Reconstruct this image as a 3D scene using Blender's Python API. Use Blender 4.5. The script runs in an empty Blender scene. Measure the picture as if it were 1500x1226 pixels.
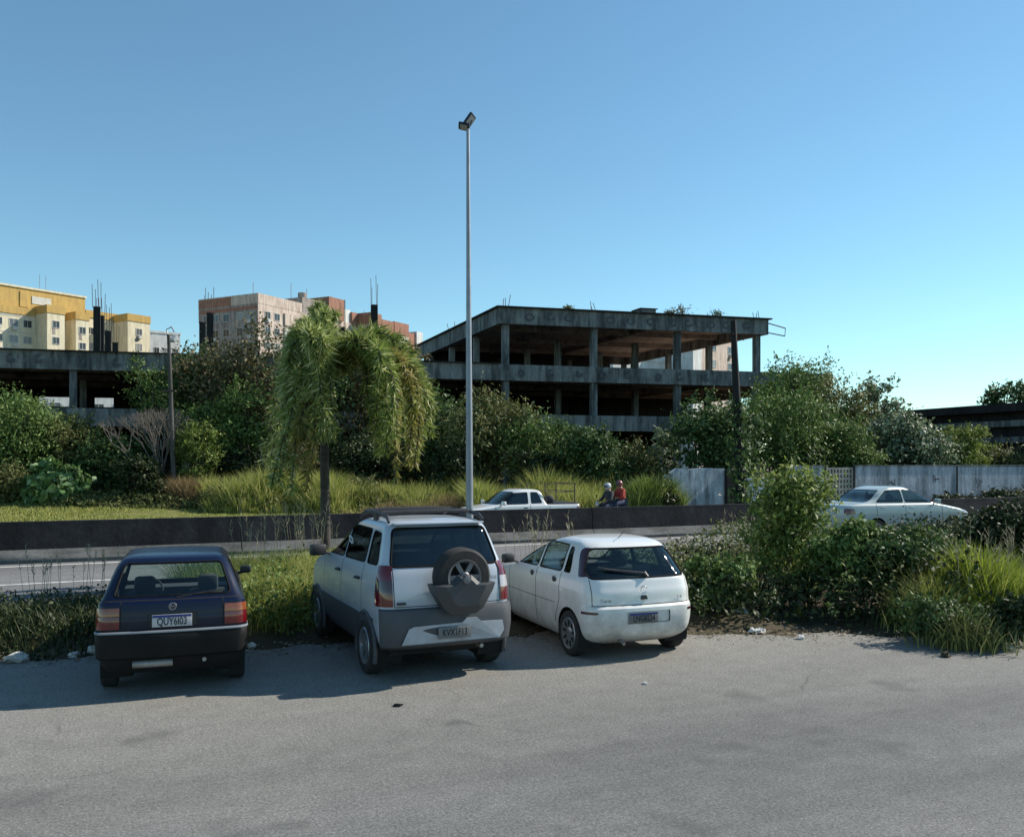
import bpy, bmesh, math, random
import numpy as np
from mathutils import Vector, Matrix
R = math.radians
random.seed(7)
rng = np.random.default_rng(11)
SC = bpy.context.scene
COL = SC.collection
# ------------------------------------------------------------------ measuring
FPX, CX, HY, CH = 1300.0, 750.0, 677.0, 2.5      # focal length (px), centre column, horizon row, eye height (m)
def at(px, py, Y):
    return Vector(((px - CX) * Y / FPX, Y, CH - (py - HY) * Y / FPX))
def gx(px, Y): return (px - CX) * Y / FPX
def hz(py, Y): return CH - (py - HY) * Y / FPX
RA = R(24.7)                                      # the highway's direction
U = Vector((math.cos(RA), math.sin(RA), 0)); N = Vector((-math.sin(RA), math.cos(RA), 0))
def road(s, t, z=0.0): return U * s + N * t + Vector((0, 0, z))

# ------------------------------------------------------------------ objects
def thing(name, label, cat, loc=(0, 0, 0), rz=0.0, group=None):
    o = bpy.data.objects.new(name, None); COL.objects.link(o)
    o.location = loc; o.rotation_euler = (0, 0, rz); o.empty_display_size = .2
    return tag(o, label, cat, group)
def tag(o, label=None, cat=None, group=None, kind=None):
    if label: o['label'] = label
    if cat: o['category'] = cat
    if group: o['group'] = group
    if kind: o['kind'] = kind
    return o
def link(name, me, parent=None, world=False):
    o = bpy.data.objects.new(name, me); COL.objects.link(o)
    if parent is not None:
        o.parent = parent
        if world:
            o.matrix_parent_inverse = wm(parent).inverted()
    return o
def wm(o):
    m = o.matrix_basis.copy()
    if o.parent: m = wm(o.parent) @ o.matrix_parent_inverse @ m
    return m
class MB:
    def __init__(s): s.v = []; s.f = []; s.m = []
    def add(s, vs, fs, mi=0, M=None):
        b = len(s.v)
        s.v += [(M @ Vector(v)) if M is not None else Vector(v) for v in vs]
        s.f += [tuple(b + i for i in f) for f in fs]; s.m += [mi] * len(fs)
        return s
    def box(s, x0, y0, z0, x1, y1, z1, mi=0, M=None):
        vs = [(x, y, z) for z in (z0, z1) for y in (y0, y1) for x in (x0, x1)]
        return s.add(vs, [(0, 2, 3, 1), (4, 5, 7, 6), (0, 1, 5, 4), (2, 6, 7, 3), (0, 4, 6, 2), (1, 3, 7, 5)], mi, M)
    def prism(s, poly, z0, z1, mi=0, M=None):
        n = len(poly)
        vs = [(p[0], p[1], z0) for p in poly] + [(p[0], p[1], z1) for p in poly]
        return s.add(vs, [tuple(range(n - 1, -1, -1)), tuple(range(n, 2 * n))] + [(i, (i + 1) % n, n + (i + 1) % n, n + i) for i in range(n)], mi, M)
    def tube(s, pts, rad, n=8, mi=0, closed=False, M=None):
        pts = [Vector(p) for p in pts]; m = len(pts)
        if not hasattr(rad, '__len__'): rad = [rad] * m
        vs = []; ref = None
        for i, p in enumerate(pts):
            if closed: d = pts[(i + 1) % m] - pts[i - 1]
            else: d = pts[min(i + 1, m - 1)] - pts[max(i - 1, 0)]
            if d.length < 1e-9: d = Vector((0, 0, 1))
            d.normalize()
            if ref is None: ref = Vector((1, 0, 0)) if abs(d.x) < .8 else Vector((0, 1, 0))
            a = (ref - d * ref.dot(d))
            if a.length < 1e-6: a = d.orthogonal()
            a.normalize(); ref = a; b = d.cross(a)
            for k in range(n):
                t = 2 * math.pi * k / n
                vs.append(p + (a * math.cos(t) + b * math.sin(t)) * rad[i])
        fs = []
        for i in range(m if closed else m - 1):
            j = (i + 1) % m
            for k in range(n): fs.append((i * n + k, i * n + (k + 1) % n, j * n + (k + 1) % n, j * n + k))
        if not closed: fs += [tuple(range(n - 1, -1, -1)), tuple((m - 1) * n + k for k in range(n))]
        return s.add(vs, fs, mi, M)
    def lathe(s, prof, n=24, mi=0, M=None, closed=False):      # profile (r, h), axis z
        vs = [(r * math.cos(2 * math.pi * k / n), r * math.sin(2 * math.pi * k / n), h) for r, h in prof for k in range(n)]
        m = len(prof); fs = []
        for i in range(m if closed else m - 1):
            j = (i + 1) % m
            for k in range(n): fs.append((i * n + k, i * n + (k + 1) % n, j * n + (k + 1) % n, j * n + k))
        return s.add(vs, fs, mi, M)
    def ball(s, c, r, n=12, m=8, mi=0, M=None):
        if not hasattr(r, '__len__'): r = (r, r, r)
        vs = [(c[0], c[1], c[2] - r[2])]
        for i in range(1, m):
            a = math.pi * i / m - math.pi / 2
            vs += [(c[0] + r[0] * math.cos(a) * math.cos(2 * math.pi * k / n), c[1] + r[1] * math.cos(a) * math.sin(2 * math.pi * k / n), c[2] + r[2] * math.sin(a)) for k in range(n)]
        vs.append((c[0], c[1], c[2] + r[2])); L = len(vs) - 1
        fs = [(0, 1 + (k + 1) % n, 1 + k) for k in range(n)]
        for i in range(m - 2):
            fs += [(1 + i * n + k, 1 + i * n + (k + 1) % n, 1 + (i + 1) * n + (k + 1) % n, 1 + (i + 1) * n + k) for k in range(n)]
        fs += [(L, 1 + (m - 2) * n + k, 1 + (m - 2) * n + (k + 1) % n) for k in range(n)]
        return s.add(vs, fs, mi, M)
    def build(s, name, mats, parent=None, world=False, smooth=False, sharp=40, bevel=0):
        me = bpy.data.meshes.new(name)
        me.from_pydata([tuple(v) for v in s.v], [], s.f)
        if not isinstance(mats, (list, tuple)): mats = [mats]
        for m in mats: me.materials.append(m)
        me.polygons.foreach_set('material_index', s.m)
        if bevel:
            bm = bmesh.new(); bm.from_mesh(me)
            bmesh.ops.bevel(bm, geom=bm.edges[:], offset=bevel, segments=2, affect='EDGES', profile=.5)
            bm.to_mesh(me); bm.free(); smooth = True
        if smooth:
            me.polygons.foreach_set('use_smooth', [True] * len(me.polygons))
            me.set_sharp_from_angle(angle=R(sharp))
        me.update()
        return link(name, me, parent, world)
def npmesh(name, V, F, mat, parent=None, world=True):
    me = bpy.data.meshes.new(name)
    k = F.shape[1]
    me.vertices.add(len(V)); me.vertices.foreach_set('co', V.astype(np.float32).ravel())
    me.loops.add(F.size); me.loops.foreach_set('vertex_index', F.astype(np.int32).ravel())
    me.polygons.add(len(F)); me.polygons.foreach_set('loop_start', np.arange(0, F.size, k, dtype=np.int32))
    me.polygons.foreach_set('loop_total', np.full(len(F), k, dtype=np.int32))
    me.materials.append(mat); me.update(calc_edges=True); me.validate()
    return link(name, me, parent, world)

# ------------------------------------------------------------------ materials
def nt(name):
    m = bpy.data.materials.new(name); m.use_nodes = True
    t = m.node_tree; t.nodes.clear()
    return m, t, t.nodes.new('ShaderNodeOutputMaterial')
def nd(t, typ, **kw):
    n = t.nodes.new(typ)
    for k, v in kw.items():
        if k in n.inputs: n.inputs[k].default_value = v
        else: setattr(n, k, v)
    return n
def c4(c): return (c[0], c[1], c[2], 1)
def noise(t, scale, detail=6, rough=.6, vec=None, stretch=None):
    tc = nd(t, 'ShaderNodeTexCoord')
    src = tc.outputs['Object']
    if stretch:
        mp = nd(t, 'ShaderNodeMapping'); mp.inputs['Scale'].default_value = stretch
        t.links.new(src, mp.inputs['Vector']); src = mp.outputs['Vector']
    n = nd(t, 'ShaderNodeTexNoise'); n.inputs['Scale'].default_value = scale
    n.inputs['Detail'].default_value = detail; n.inputs['Roughness'].default_value = rough
    t.links.new(src, n.inputs['Vector'])
    return n.outputs['Fac']
def ramp(t, fac, stops):
    r = nd(t, 'ShaderNodeValToRGB'); e = r.color_ramp.elements
    while len(e) < len(stops): e.new(.5)
    for x, (p, c) in zip(e, stops): x.position = p; x.color = c4(c) if hasattr(c, '__len__') else (c, c, c, 1)
    t.links.new(fac, r.inputs['Fac']); return r.outputs['Color']
def mix(t, fac, a, b, mode='MIX'):
    m = nd(t, 'ShaderNodeMix', data_type='RGBA', blend_type=mode)
    for s, v in ((m.inputs[0], fac), (m.inputs[6], a), (m.inputs[7], b)):
        if hasattr(v, 'is_linked') or hasattr(v, 'links'): t.links.new(v, s)
        elif hasattr(v, '__len__'): s.default_value = c4(v)
        else: s.default_value = v
    return m.outputs[2]
def mat(name, base, base2=None, rough=.7, scale=3, metal=0, spec=.5, coat=0, bump=0, bscale=25, stretch=None, lo=.35, hi=.65, grain=0, inner=None, road_dust=None):
    m, t, out = nt(name)
    p = nd(t, 'ShaderNodeBsdfPrincipled'); p.inputs['Roughness'].default_value = rough
    p.inputs['Metallic'].default_value = metal; p.inputs['Specular IOR Level'].default_value = spec
    p.inputs['Coat Weight'].default_value = coat; p.inputs['Coat Roughness'].default_value = .05
    if base2 is None: base2 = tuple(x * .8 for x in base)
    col = ramp(t, noise(t, scale, stretch=stretch), [(lo, base), (hi, base2)])
    if grain:
        col = mix(t, 1.0, col, ramp(t, noise(t, 60, 3), [(.3, 1 - grain), (.7, 1 + grain * .2)]), 'MULTIPLY')
    if road_dust:                                       # dried dirt thrown up by the wheels, thickest near the sills
        tcd = nd(t, 'ShaderNodeTexCoord'); spd = nd(t, 'ShaderNodeSeparateXYZ'); t.links.new(tcd.outputs['Object'], spd.inputs[0])
        mrd = nd(t, 'ShaderNodeMapRange'); t.links.new(spd.outputs['Z'], mrd.inputs[0])
        for i_, v_ in ((1, .95), (2, .30), (3, .05), (4, .75)): mrd.inputs[i_].default_value = v_
        mud = nd(t, 'ShaderNodeMath', operation='MULTIPLY'); t.links.new(mrd.outputs[0], mud.inputs[0]); t.links.new(ramp(t, noise(t, 3.2, 7, .75), [(.32, 0.0), (.70, 1.0)]), mud.inputs[1])
        col = mix(t, mud.outputs[0], col, road_dust)
        rg = nd(t, 'ShaderNodeMapRange'); t.links.new(mud.outputs[0], rg.inputs[0]); rg.inputs[3].default_value = rough; rg.inputs[4].default_value = .85; t.links.new(rg.outputs[0], p.inputs['Roughness'])
        ct = nd(t, 'ShaderNodeMapRange'); t.links.new(mud.outputs[0], ct.inputs[0]); ct.inputs[3].default_value = coat; ct.inputs[4].default_value = 0; t.links.new(ct.outputs[0], p.inputs['Coat Weight'])
    if inner:
        g = nd(t, 'ShaderNodeNewGeometry'); col = mix(t, g.outputs['Backfacing'], col, inner)
    t.links.new(col, p.inputs['Base Color'])
    if bump:
        b = nd(t, 'ShaderNodeBump'); b.inputs['Strength'].default_value = bump; b.inputs['Distance'].default_value = .02
        t.links.new(noise(t, bscale, 5), b.inputs['Height']); t.links.new(b.outputs['Normal'], p.inputs['Normal'])
    t.links.new(p.outputs[0], out.inputs[0]); return m
def leafmat(name, c1, c2, c3=None, transl=.25, rough=.55):
    m, t, out = nt(name)
    g = nd(t, 'ShaderNodeNewGeometry')
    st = [(0, c1), (.75, c2)] if c3 is None else [(0, c1), (.6, c2), (1, c3)]
    col = ramp(t, g.outputs['Random Per Island'], st)
    p = nd(t, 'ShaderNodeBsdfPrincipled'); p.inputs['Roughness'].default_value = rough; p.inputs['Specular IOR Level'].default_value = .25
    tr = nd(t, 'ShaderNodeBsdfTranslucent'); mx = nd(t, 'ShaderNodeMixShader'); mx.inputs[0].default_value = transl
    t.links.new(col, p.inputs['Base Color']); t.links.new(col, tr.inputs['Color'])
    t.links.new(p.outputs[0], mx.inputs[1]); t.links.new(tr.outputs[0], mx.inputs[2]); t.links.new(mx.outputs[0], out.inputs[0])
    return m
def glass(name, tint, ior=1.5, mn=.02, rough=.03):
    m, t, out = nt(name)
    a = nd(t, 'ShaderNodeBsdfTransparent'); a.inputs[0].default_value = c4(tint)
    b = nd(t, 'ShaderNodeBsdfGlossy'); b.inputs['Roughness'].default_value = rough; b.inputs[0].default_value = (.9, .95, .95, 1)
    f = nd(t, 'ShaderNodeLayerWeight'); f.inputs[0].default_value = .5      # Schlick's curve from the facing angle, the same from both sides
    pw = nd(t, 'ShaderNodeMath', operation='POWER'); pw.inputs[1].default_value = 4.5; t.links.new(f.outputs['Facing'], pw.inputs[0])
    ad = nd(t, 'ShaderNodeMath', operation='MULTIPLY_ADD'); ad.inputs[1].default_value = .9; ad.inputs[2].default_value = .04 + mn
    t.links.new(pw.outputs[0], ad.inputs[0])
    mx = nd(t, 'ShaderNodeMixShader'); t.links.new(ad.outputs[0], mx.inputs[0])
    t.links.new(a.outputs[0], mx.inputs[1]); t.links.new(b.outputs[0], mx.inputs[2]); t.links.new(mx.outputs[0], out.inputs[0])
    return m
def asphalt(name, c, dust, stretch, crack=True, dark=(.05, .05, .05), strip=None):
    m, t, out = nt(name)
    p = nd(t, 'ShaderNodeBsdfPrincipled'); p.inputs['Roughness'].default_value = .92; p.inputs['Specular IOR Level'].default_value = .25
    big = noise(t, .22, 5, .6); band = noise(t, .55, 5, .65, stretch=stretch); mid = noise(t, 3.5, 6, .7); fine = noise(t, 52, 3, .85); spk = noise(t, 24, 4, .75)
    col = mix(t, ramp(t, big, [(.38, 0.0), (.66, 1.0)]), c, dust)
    col = mix(t, ramp(t, band, [(.42, 0.0), (.6, .55)]), col, tuple(x * .72 for x in c))
    if strip:                                           # pale dust settled along one side
        tc0 = nd(t, 'ShaderNodeTexCoord'); sp0 = nd(t, 'ShaderNodeSeparateXYZ'); t.links.new(tc0.outputs['Object'], sp0.inputs[0])
        ad0 = nd(t, 'ShaderNodeMath', operation='MULTIPLY_ADD'); t.links.new(noise(t, .35, 6, .7, stretch=stretch), ad0.inputs[0]); ad0.inputs[1].default_value = 5; t.links.new(sp0.outputs['Y'], ad0.inputs[2])
        mr = nd(t, 'ShaderNodeMapRange'); t.links.new(ad0.outputs[0], mr.inputs[0]); mr.inputs[1].default_value = 8.5; mr.inputs[2].default_value = 12.5
        col = mix(t, mr.outputs[0], col, strip)
    col = mix(t, 1.0, col, ramp(t, mid, [(.3, .86), (.7, 1.08)]), 'MULTIPLY')
    col = mix(t, 1.0, col, ramp(t, spk, [(.3, .72), (.52, 1.0), (.72, 1.22)]), 'MULTIPLY')
    col = mix(t, 1.0, col, ramp(t, fine, [(.3, .5), (.5, 1.0), (.66, 1.55)]), 'MULTIPLY')
    if crack:
        tc = nd(t, 'ShaderNodeTexCoord')
        wn = nd(t, 'ShaderNodeTexNoise'); wn.inputs['Scale'].default_value = 1.3; wn.inputs['Detail'].default_value = 4
        t.links.new(tc.outputs['Object'], wn.inputs['Vector'])
        av = nd(t, 'ShaderNodeMix', data_type='VECTOR'); av.inputs[0].default_value = .35
        t.links.new(tc.outputs['Object'], av.inputs[4]); t.links.new(wn.outputs['Color'], av.inputs[5])
        vo = nd(t, 'ShaderNodeTexVoronoi', feature='DISTANCE_TO_EDGE'); vo.inputs['Scale'].default_value = .33
        t.links.new(av.outputs[1], vo.inputs['Vector'])
        line = ramp(t, vo.outputs['Distance'], [(.0, 1.0), (.006, 0.0)])
        gate = ramp(t, noise(t, .5, 3), [(.52, 0.0), (.62, .55)])
        k = mix(t, 1.0, line, gate, 'MULTIPLY')
        col = mix(t, k, col, dark)
        oil = ramp(t, noise(t, .9, 3, .5), [(.62, 0.0), (.70, .5)])
        col = mix(t, oil, col, tuple(x * .55 for x in c))
    t.links.new(col, p.inputs['Base Color'])
    b = nd(t, 'ShaderNodeBump'); b.inputs['Strength'].default_value = .6; b.inputs['Distance'].default_value = .012
    t.links.new(spk, b.inputs['Height']); t.links.new(b.outputs['Normal'], p.inputs['Normal'])
    t.links.new(p.outputs[0], out.inputs[0]); return m
def stained(name, c, d, moss, vs=(1.2, 1.2, .18), bump=.3):
    m, t, out = nt(name)
    p = nd(t, 'ShaderNodeBsdfPrincipled'); p.inputs['Roughness'].default_value = .9; p.inputs['Specular IOR Level'].default_value = .2
    col = ramp(t, noise(t, .8, 6, .65), [(.3, d), (.62, c)])
    col = mix(t, ramp(t, noise(t, 1.6, 6, .7, stretch=vs), [(.42, 0.0), (.62, .85)]), col, moss)
    col = mix(t, 1.0, col, ramp(t, noise(t, 9, 6, .7), [(.3, .75), (.7, 1.15)]), 'MULTIPLY')
    t.links.new(col, p.inputs['Base Color'])
    b = nd(t, 'ShaderNodeBump'); b.inputs['Strength'].default_value = bump; b.inputs['Distance'].default_value = .04
    t.links.new(noise(t, 7, 6, .7), b.inputs['Height']); t.links.new(b.outputs['Normal'], p.inputs['Normal'])
    t.links.new(p.outputs[0], out.inputs[0]); return m

K = {}
K['lot'] = asphalt('worn_lot_asphalt', (.145, .146, .140), (.182, .181, .170), (.25, 1.6, 1), strip=(.225, .216, .194))
K['road'] = asphalt('highway_asphalt', (.16, .16, .16), (.20, .20, .195), (.12, 1.2, 1), False)
K['paint'] = mat('road_paint', (.72, .72, .69), (.4, .4, .38), .8, 6, grain=.2)
K['earth'] = mat('dry_earth', (.13, .10, .065), (.06, .055, .03), .95, 1.1, spec=.2, bump=.8, bscale=14, grain=.4)
K['lawn'] = mat('lawn', (.17, .19, .05), (.25, .23, .09), .95, .7, spec=.15, bump=1, bscale=9, grain=.5)
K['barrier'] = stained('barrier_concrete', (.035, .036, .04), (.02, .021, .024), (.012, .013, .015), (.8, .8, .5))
K['barrier_foot'] = stained('barrier_base_concrete', (.17, .17, .165), (.12, .12, .115), (.07, .07, .068), (.5, 2, 1))  # foot paler in colour for skylight caught on its slope; kerb shares it
K['ruin'] = stained('ruin_concrete', (.27, .28, .27), (.15, .16, .16), (.035, .04, .04))
K['ruin_in'] = stained('ruin_inner_concrete', (.42, .34, .28), (.30, .24, .2), (.13, .105, .09), (1, 1, 1))
K['ruin_dark'] = stained('dark_masonry', (.05, .045, .042), (.03, .028, .028), (.015, .015, .015))  # very dark mottled masonry with darker streaks
K['graf'] = mat('spray_paint', (.055, .06, .068), (.11, .115, .12), .9, 4, lo=.3, hi=.7)
K['rust'] = mat('rusty_steel', (.10, .06, .045), (.05, .04, .04), .8, 8)
K['wall'] = stained('old_painted_wall', (.50, .52, .56), (.36, .38, .42), (.13, .15, .16))
K['wall_blue'] = stained('peeling_limewash_wall', (.62, .68, .74), (.40, .46, .52), (.12, .14, .15), (1.5, 1.5, .3))
K['block'] = stained('pierced_block', (.46, .42, .36), (.36, .33, .28), (.2, .18, .16))
K['hole'] = mat('deep_hole', (.02, .02, .02), rough=1)
K['cream'] = stained('cream_render', (.76, .69, .51), (.68, .61, .45), (.55, .48, .34), bump=.05)
K['ochre'] = stained('ochre_render', (.58, .39, .13), (.52, .35, .12), (.44, .29, .11), bump=.05)
K['grey_render'] = stained('weathered_render', (.42, .37, .33), (.32, .28, .26), (.16, .13, .12), bump=.05)
K['pinkish'] = stained('faded_pink_render', (.66, .56, .48), (.56, .46, .39), (.36, .26, .22), bump=.05)
K['brick'] = stained('bare_brick', (.40, .20, .14), (.33, .17, .12), (.22, .12, .09), bump=.1)
K['white_render'] = stained('white_render', (.74, .74, .72), (.66, .66, .64), (.5, .5, .48), bump=.05)
K['pane'] = mat('dark_pane', (.045, .05, .055), rough=.15)
K['pane_pale'] = mat('curtained_pane', (.30, .30, .28), (.2, .2, .2), rough=.3)
K['pane_mid'] = mat('grey_pane', (.12, .13, .14), rough=.15)
K['frame'] = mat('pale_window_frame', (.55, .54, .5), rough=.5)
K['steel'] = mat('galvanised_steel', (.30, .32, .35), (.24, .26, .29), .5, 2, metal=.5)
K['pole'] = stained('utility_pole_concrete', (.13, .125, .12), (.085, .08, .078), (.06, .058, .055), (3, 3, .3))
K['pole_dark'] = mat('tarred_wood', (.007, .007, .007), (.004, .004, .004), .8, 3, stretch=(4, 4, .4))
K['lampbody'] = mat('dark_lamp_housing', (.03, .035, .045), rough=.4, metal=.3)
K['lens'] = mat('lamp_lens', (.30, .31, .31), rough=.2)
K['bark'] = mat('grey_bark', (.09, .075, .06), (.04, .034, .028), .95, 5, stretch=(3, 3, .6), bump=.8, bscale=12)
K['palm_bark'] = mat('ringed_palm_bark', (.075, .065, .055), (.035, .03, .027), .9, 8, stretch=(.4, .4, 4), bump=.7, bscale=10)
K['twig'] = mat('dead_twig', (.22, .19, .16), (.13, .11, .1), .95, 5)
# leaves: many kinds
G = {}
G['deep'] = leafmat('deep_green_leaf', (0.030, 0.061, 0.020), (0.076, 0.131, 0.040), (0.126, 0.186, 0.059))
G['mid'] = leafmat('mid_green_leaf', (0.052, 0.097, 0.024), (0.132, 0.210, 0.052), (0.210, 0.281, 0.087))
G['olive'] = leafmat('olive_leaf', (0.067, 0.081, 0.026), (0.149, 0.171, 0.054), (0.253, 0.253, 0.105))
G['brown'] = leafmat('brownish_leaf', (0.057, 0.065, 0.029), (0.114, 0.122, 0.053), (0.244, 0.179, 0.098))
G['bright'] = leafmat('bright_green_leaf', (.09, .13, .022), (.19, .26, .055), (.30, .34, .11), transl=.35)
G['pale'] = leafmat('pale_grey_green_leaf', (0.069, 0.103, 0.046), (0.172, 0.230, 0.115), (0.391, 0.437, 0.345))
G['broad'] = leafmat('broad_shiny_leaf', (0.065, 0.130, 0.039), (0.143, 0.247, 0.078), (0.338, 0.442, 0.234), rough=.4)
G['palm'] = leafmat('palm_leaflet', (0.078, 0.117, 0.021), (0.208, 0.273, 0.058), (0.468, 0.468, 0.195), transl=.42, rough=.45)
G['palm_pale'] = leafmat('pale_palm_leaflet', (0.121, 0.162, 0.030), (0.284, 0.351, 0.095), (0.621, 0.621, 0.324), transl=.42, rough=.45)
G['palm_dry'] = leafmat('ageing_palm_leaflet', (0.125, 0.138, 0.025), (0.263, 0.250, 0.062), (0.425, 0.325, 0.125), transl=.35, rough=.5)
G['grass'] = leafmat('yellow_green_grass', (0.175, 0.225, 0.037), (0.350, 0.375, 0.094), (0.525, 0.475, 0.200), transl=.4)
G['lawn'] = leafmat('lawn_blade', (0.180, 0.216, 0.048), (0.336, 0.348, 0.090), (0.480, 0.444, 0.180), transl=.4)
G['dry'] = leafmat('dry_reddish_grass', (.15, .10, .05), (.26, .19, .09), (.36, .29, .16), transl=.35)
G['lime'] = leafmat('lime_grass', (.13, .19, .02), (.27, .34, .04), (.40, .42, .12), transl=.45)
G['weed'] = leafmat('shade_weed', (.014, .024, .008), (.036, .055, .017), (.075, .09, .032), transl=.1)  # leaf colour darkened to paint in the self-shade of dense growth
G['stem'] = leafmat('straw_stem', (.22, .19, .11), (.36, .32, .2), (.5, .46, .34), transl=.2)
G['litter'] = leafmat('fallen_leaf', (.10, .08, .05), (.24, .19, .13), (.42, .38, .3), transl=.1)
# cars
def carpaint(name, c, rough=.3, c2=None, coat=.8, dust=(.17, .15, .125), spec=.5): return mat(name, c, c2 or tuple(x * .93 for x in c), rough, 1.6, coat=coat, spec=spec, inner=(.03, .03, .032), lo=.4, hi=.7, road_dust=dust)
K['blue_paint'] = carpaint('navy_paint', (.002, .005, .024), .3, (.003, .007, .028), .25, (.02, .019, .022), .3)
K['silver_paint'] = carpaint('white_silver_paint', (.44, .48, .54), .3)
K['white_paint'] = carpaint('white_paint', (.74, .74, .72), .32)
K['green_white_paint'] = carpaint('pale_car_paint', (.44, .49, .47), .3)
K['cladding'] = mat('grey_plastic_cladding', (.065, .07, .08), (.052, .056, .064), .6, 3, inner=(.02, .02, .02))
K['cover_grey'] = mat('grey_cover_plastic', (.05, .054, .06), (.04, .043, .048), .5, 3)
K['black_plastic'] = mat('black_plastic', (.018, .019, .021), (.028, .028, .03), .5, 3)
K['bumper_dark'] = mat('faded_bumper', (.006, .006, .007), (.010, .010, .010), .6, 2.5, spec=.2)
K['gap'] = mat('panel_gap', (.008, .008, .009), rough=.9)
K['rubber'] = mat('rubber_seal', (.012, .012, .013), rough=.8, spec=.1)
K['tyre'] = mat('tyre_rubber', (.016, .016, .017), (.03, .028, .026), .85, 8, bump=.3, bscale=60)
K['alloy'] = mat('alloy_rim', (.42, .43, .45), (.32, .33, .34), .35, 6, metal=.8)
K['shaded_dull_alloy'] = mat('shaded_dull_alloy', (.20, .20, .215), (.14, .14, .15), .45, 6, metal=.6)  # spare rim's shade put into a darker alloy colour; badge shares it
K['trim'] = mat('cabin_trim', (.03, .031, .034), (.04, .04, .043), .8, 3)
K['seat'] = mat('seat_cloth', (.035, .037, .042), (.05, .052, .058), .95, 4)
K['red_lens'] = mat('red_lens', (.14, .005, .007), (.10, .004, .006), .15, 20, coat=1)
K['dark_lens'] = mat('smoked_lens', (.06, .012, .014), rough=.15, coat=1)
K['amber_lens'] = mat('amber_lens', (.27, .065, .01), (.2, .045, .008), .15, 20, coat=1)
K['clear_lens'] = mat('clear_lens', (.50, .47, .48), rough=.15, coat=1)
K['plate_white'] = mat('plate_white', (.50, .50, .52), rough=.5)
K['plate_grey'] = mat('plate_grey', (.16, .165, .17), rough=.5)
K['plate_blue'] = mat('plate_blue', (.03, .05, .22), rough=.5)
K['ink'] = mat('plate_ink', (.02, .02, .025), rough=.6)
K['chrome'] = mat('chrome', (.6, .6, .62), rough=.15, metal=1)
K['muffler'] = mat('muffler_steel', (.36, .35, .33), (.24, .23, .22), .5, 8, metal=.6)
K['decal'] = mat('white_decal', (.7, .72, .74), rough=.6)
K['g_clear'] = glass('clear_glass', (.80, .90, .86), mn=.02)
K['g_pure'] = glass('windshield_glass', (.92, .97, .95), mn=.01)
K['g_rear'] = glass('greenish_glass', (.72, .84, .80), mn=.02)
K['g_dark'] = glass('tinted_glass', (.10, .14, .145), mn=.03)
K['g_mid'] = glass('half_tinted_glass', (.32, .44, .43), mn=.03)
K['red_cloth'] = mat('red_jacket_cloth', (.42, .05, .03), (.30, .04, .03), .9, 6, bump=.3)
K['dark_cloth'] = mat('dark_jacket_cloth', (.03, .032, .038), (.05, .05, .055), .9, 6, bump=.3)
K['denim'] = mat('denim', (.05, .065, .11), (.035, .045, .08), .95, 8)
K['skin'] = mat('skin', (.32, .19, .13), (.28, .16, .11), .6, 8)
K['helmet_grey'] = mat('silver_helmet', (.5, .51, .54), rough=.3, coat=.6)
K['helmet_red'] = mat('red_helmet', (.22, .05, .04), rough=.3, coat=.6)
K['stone'] = mat('pale_rubble', (.52, .51, .48), (.34, .33, .31), .95, 9, bump=.6)
K['card'] = mat('crumpled_paper', (.66, .66, .63), (.5, .5, .48), .9, 7, bump=.6)

# ------------------------------------------------------------------ vegetation
def leaf_cloud(name, P, D, Nn, L, W, material, parent=None):
    """each leaf a bent rhombus: P centre, D long axis, Nn normal"""
    D = D / (np.linalg.norm(D, axis=1, keepdims=True) + 1e-9)
    S = np.cross(D, Nn); S /= (np.linalg.norm(S, axis=1, keepdims=True) + 1e-9)
    Nn = np.cross(S, D)
    L = np.asarray(L).reshape(-1, 1) * np.ones((len(P), 1)); W = np.asarray(W).reshape(-1, 1) * np.ones((len(P), 1))
    V = np.empty((len(P), 4, 3))
    V[:, 0] = P - D * L * .5
    V[:, 1] = P + S * W * .5 + Nn * W * .12
    V[:, 2] = P + D * L * .5 - Nn * L * .12
    V[:, 3] = P - S * W * .5 + Nn * W * .12
    F = np.arange(len(P) * 4).reshape(-1, 4)
    return npmesh(name, V.reshape(-1, 3), F, material, parent)
def unit(n):
    v = rng.normal(size=(n, 3)); return v / np.linalg.norm(v, axis=1, keepdims=True)
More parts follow.
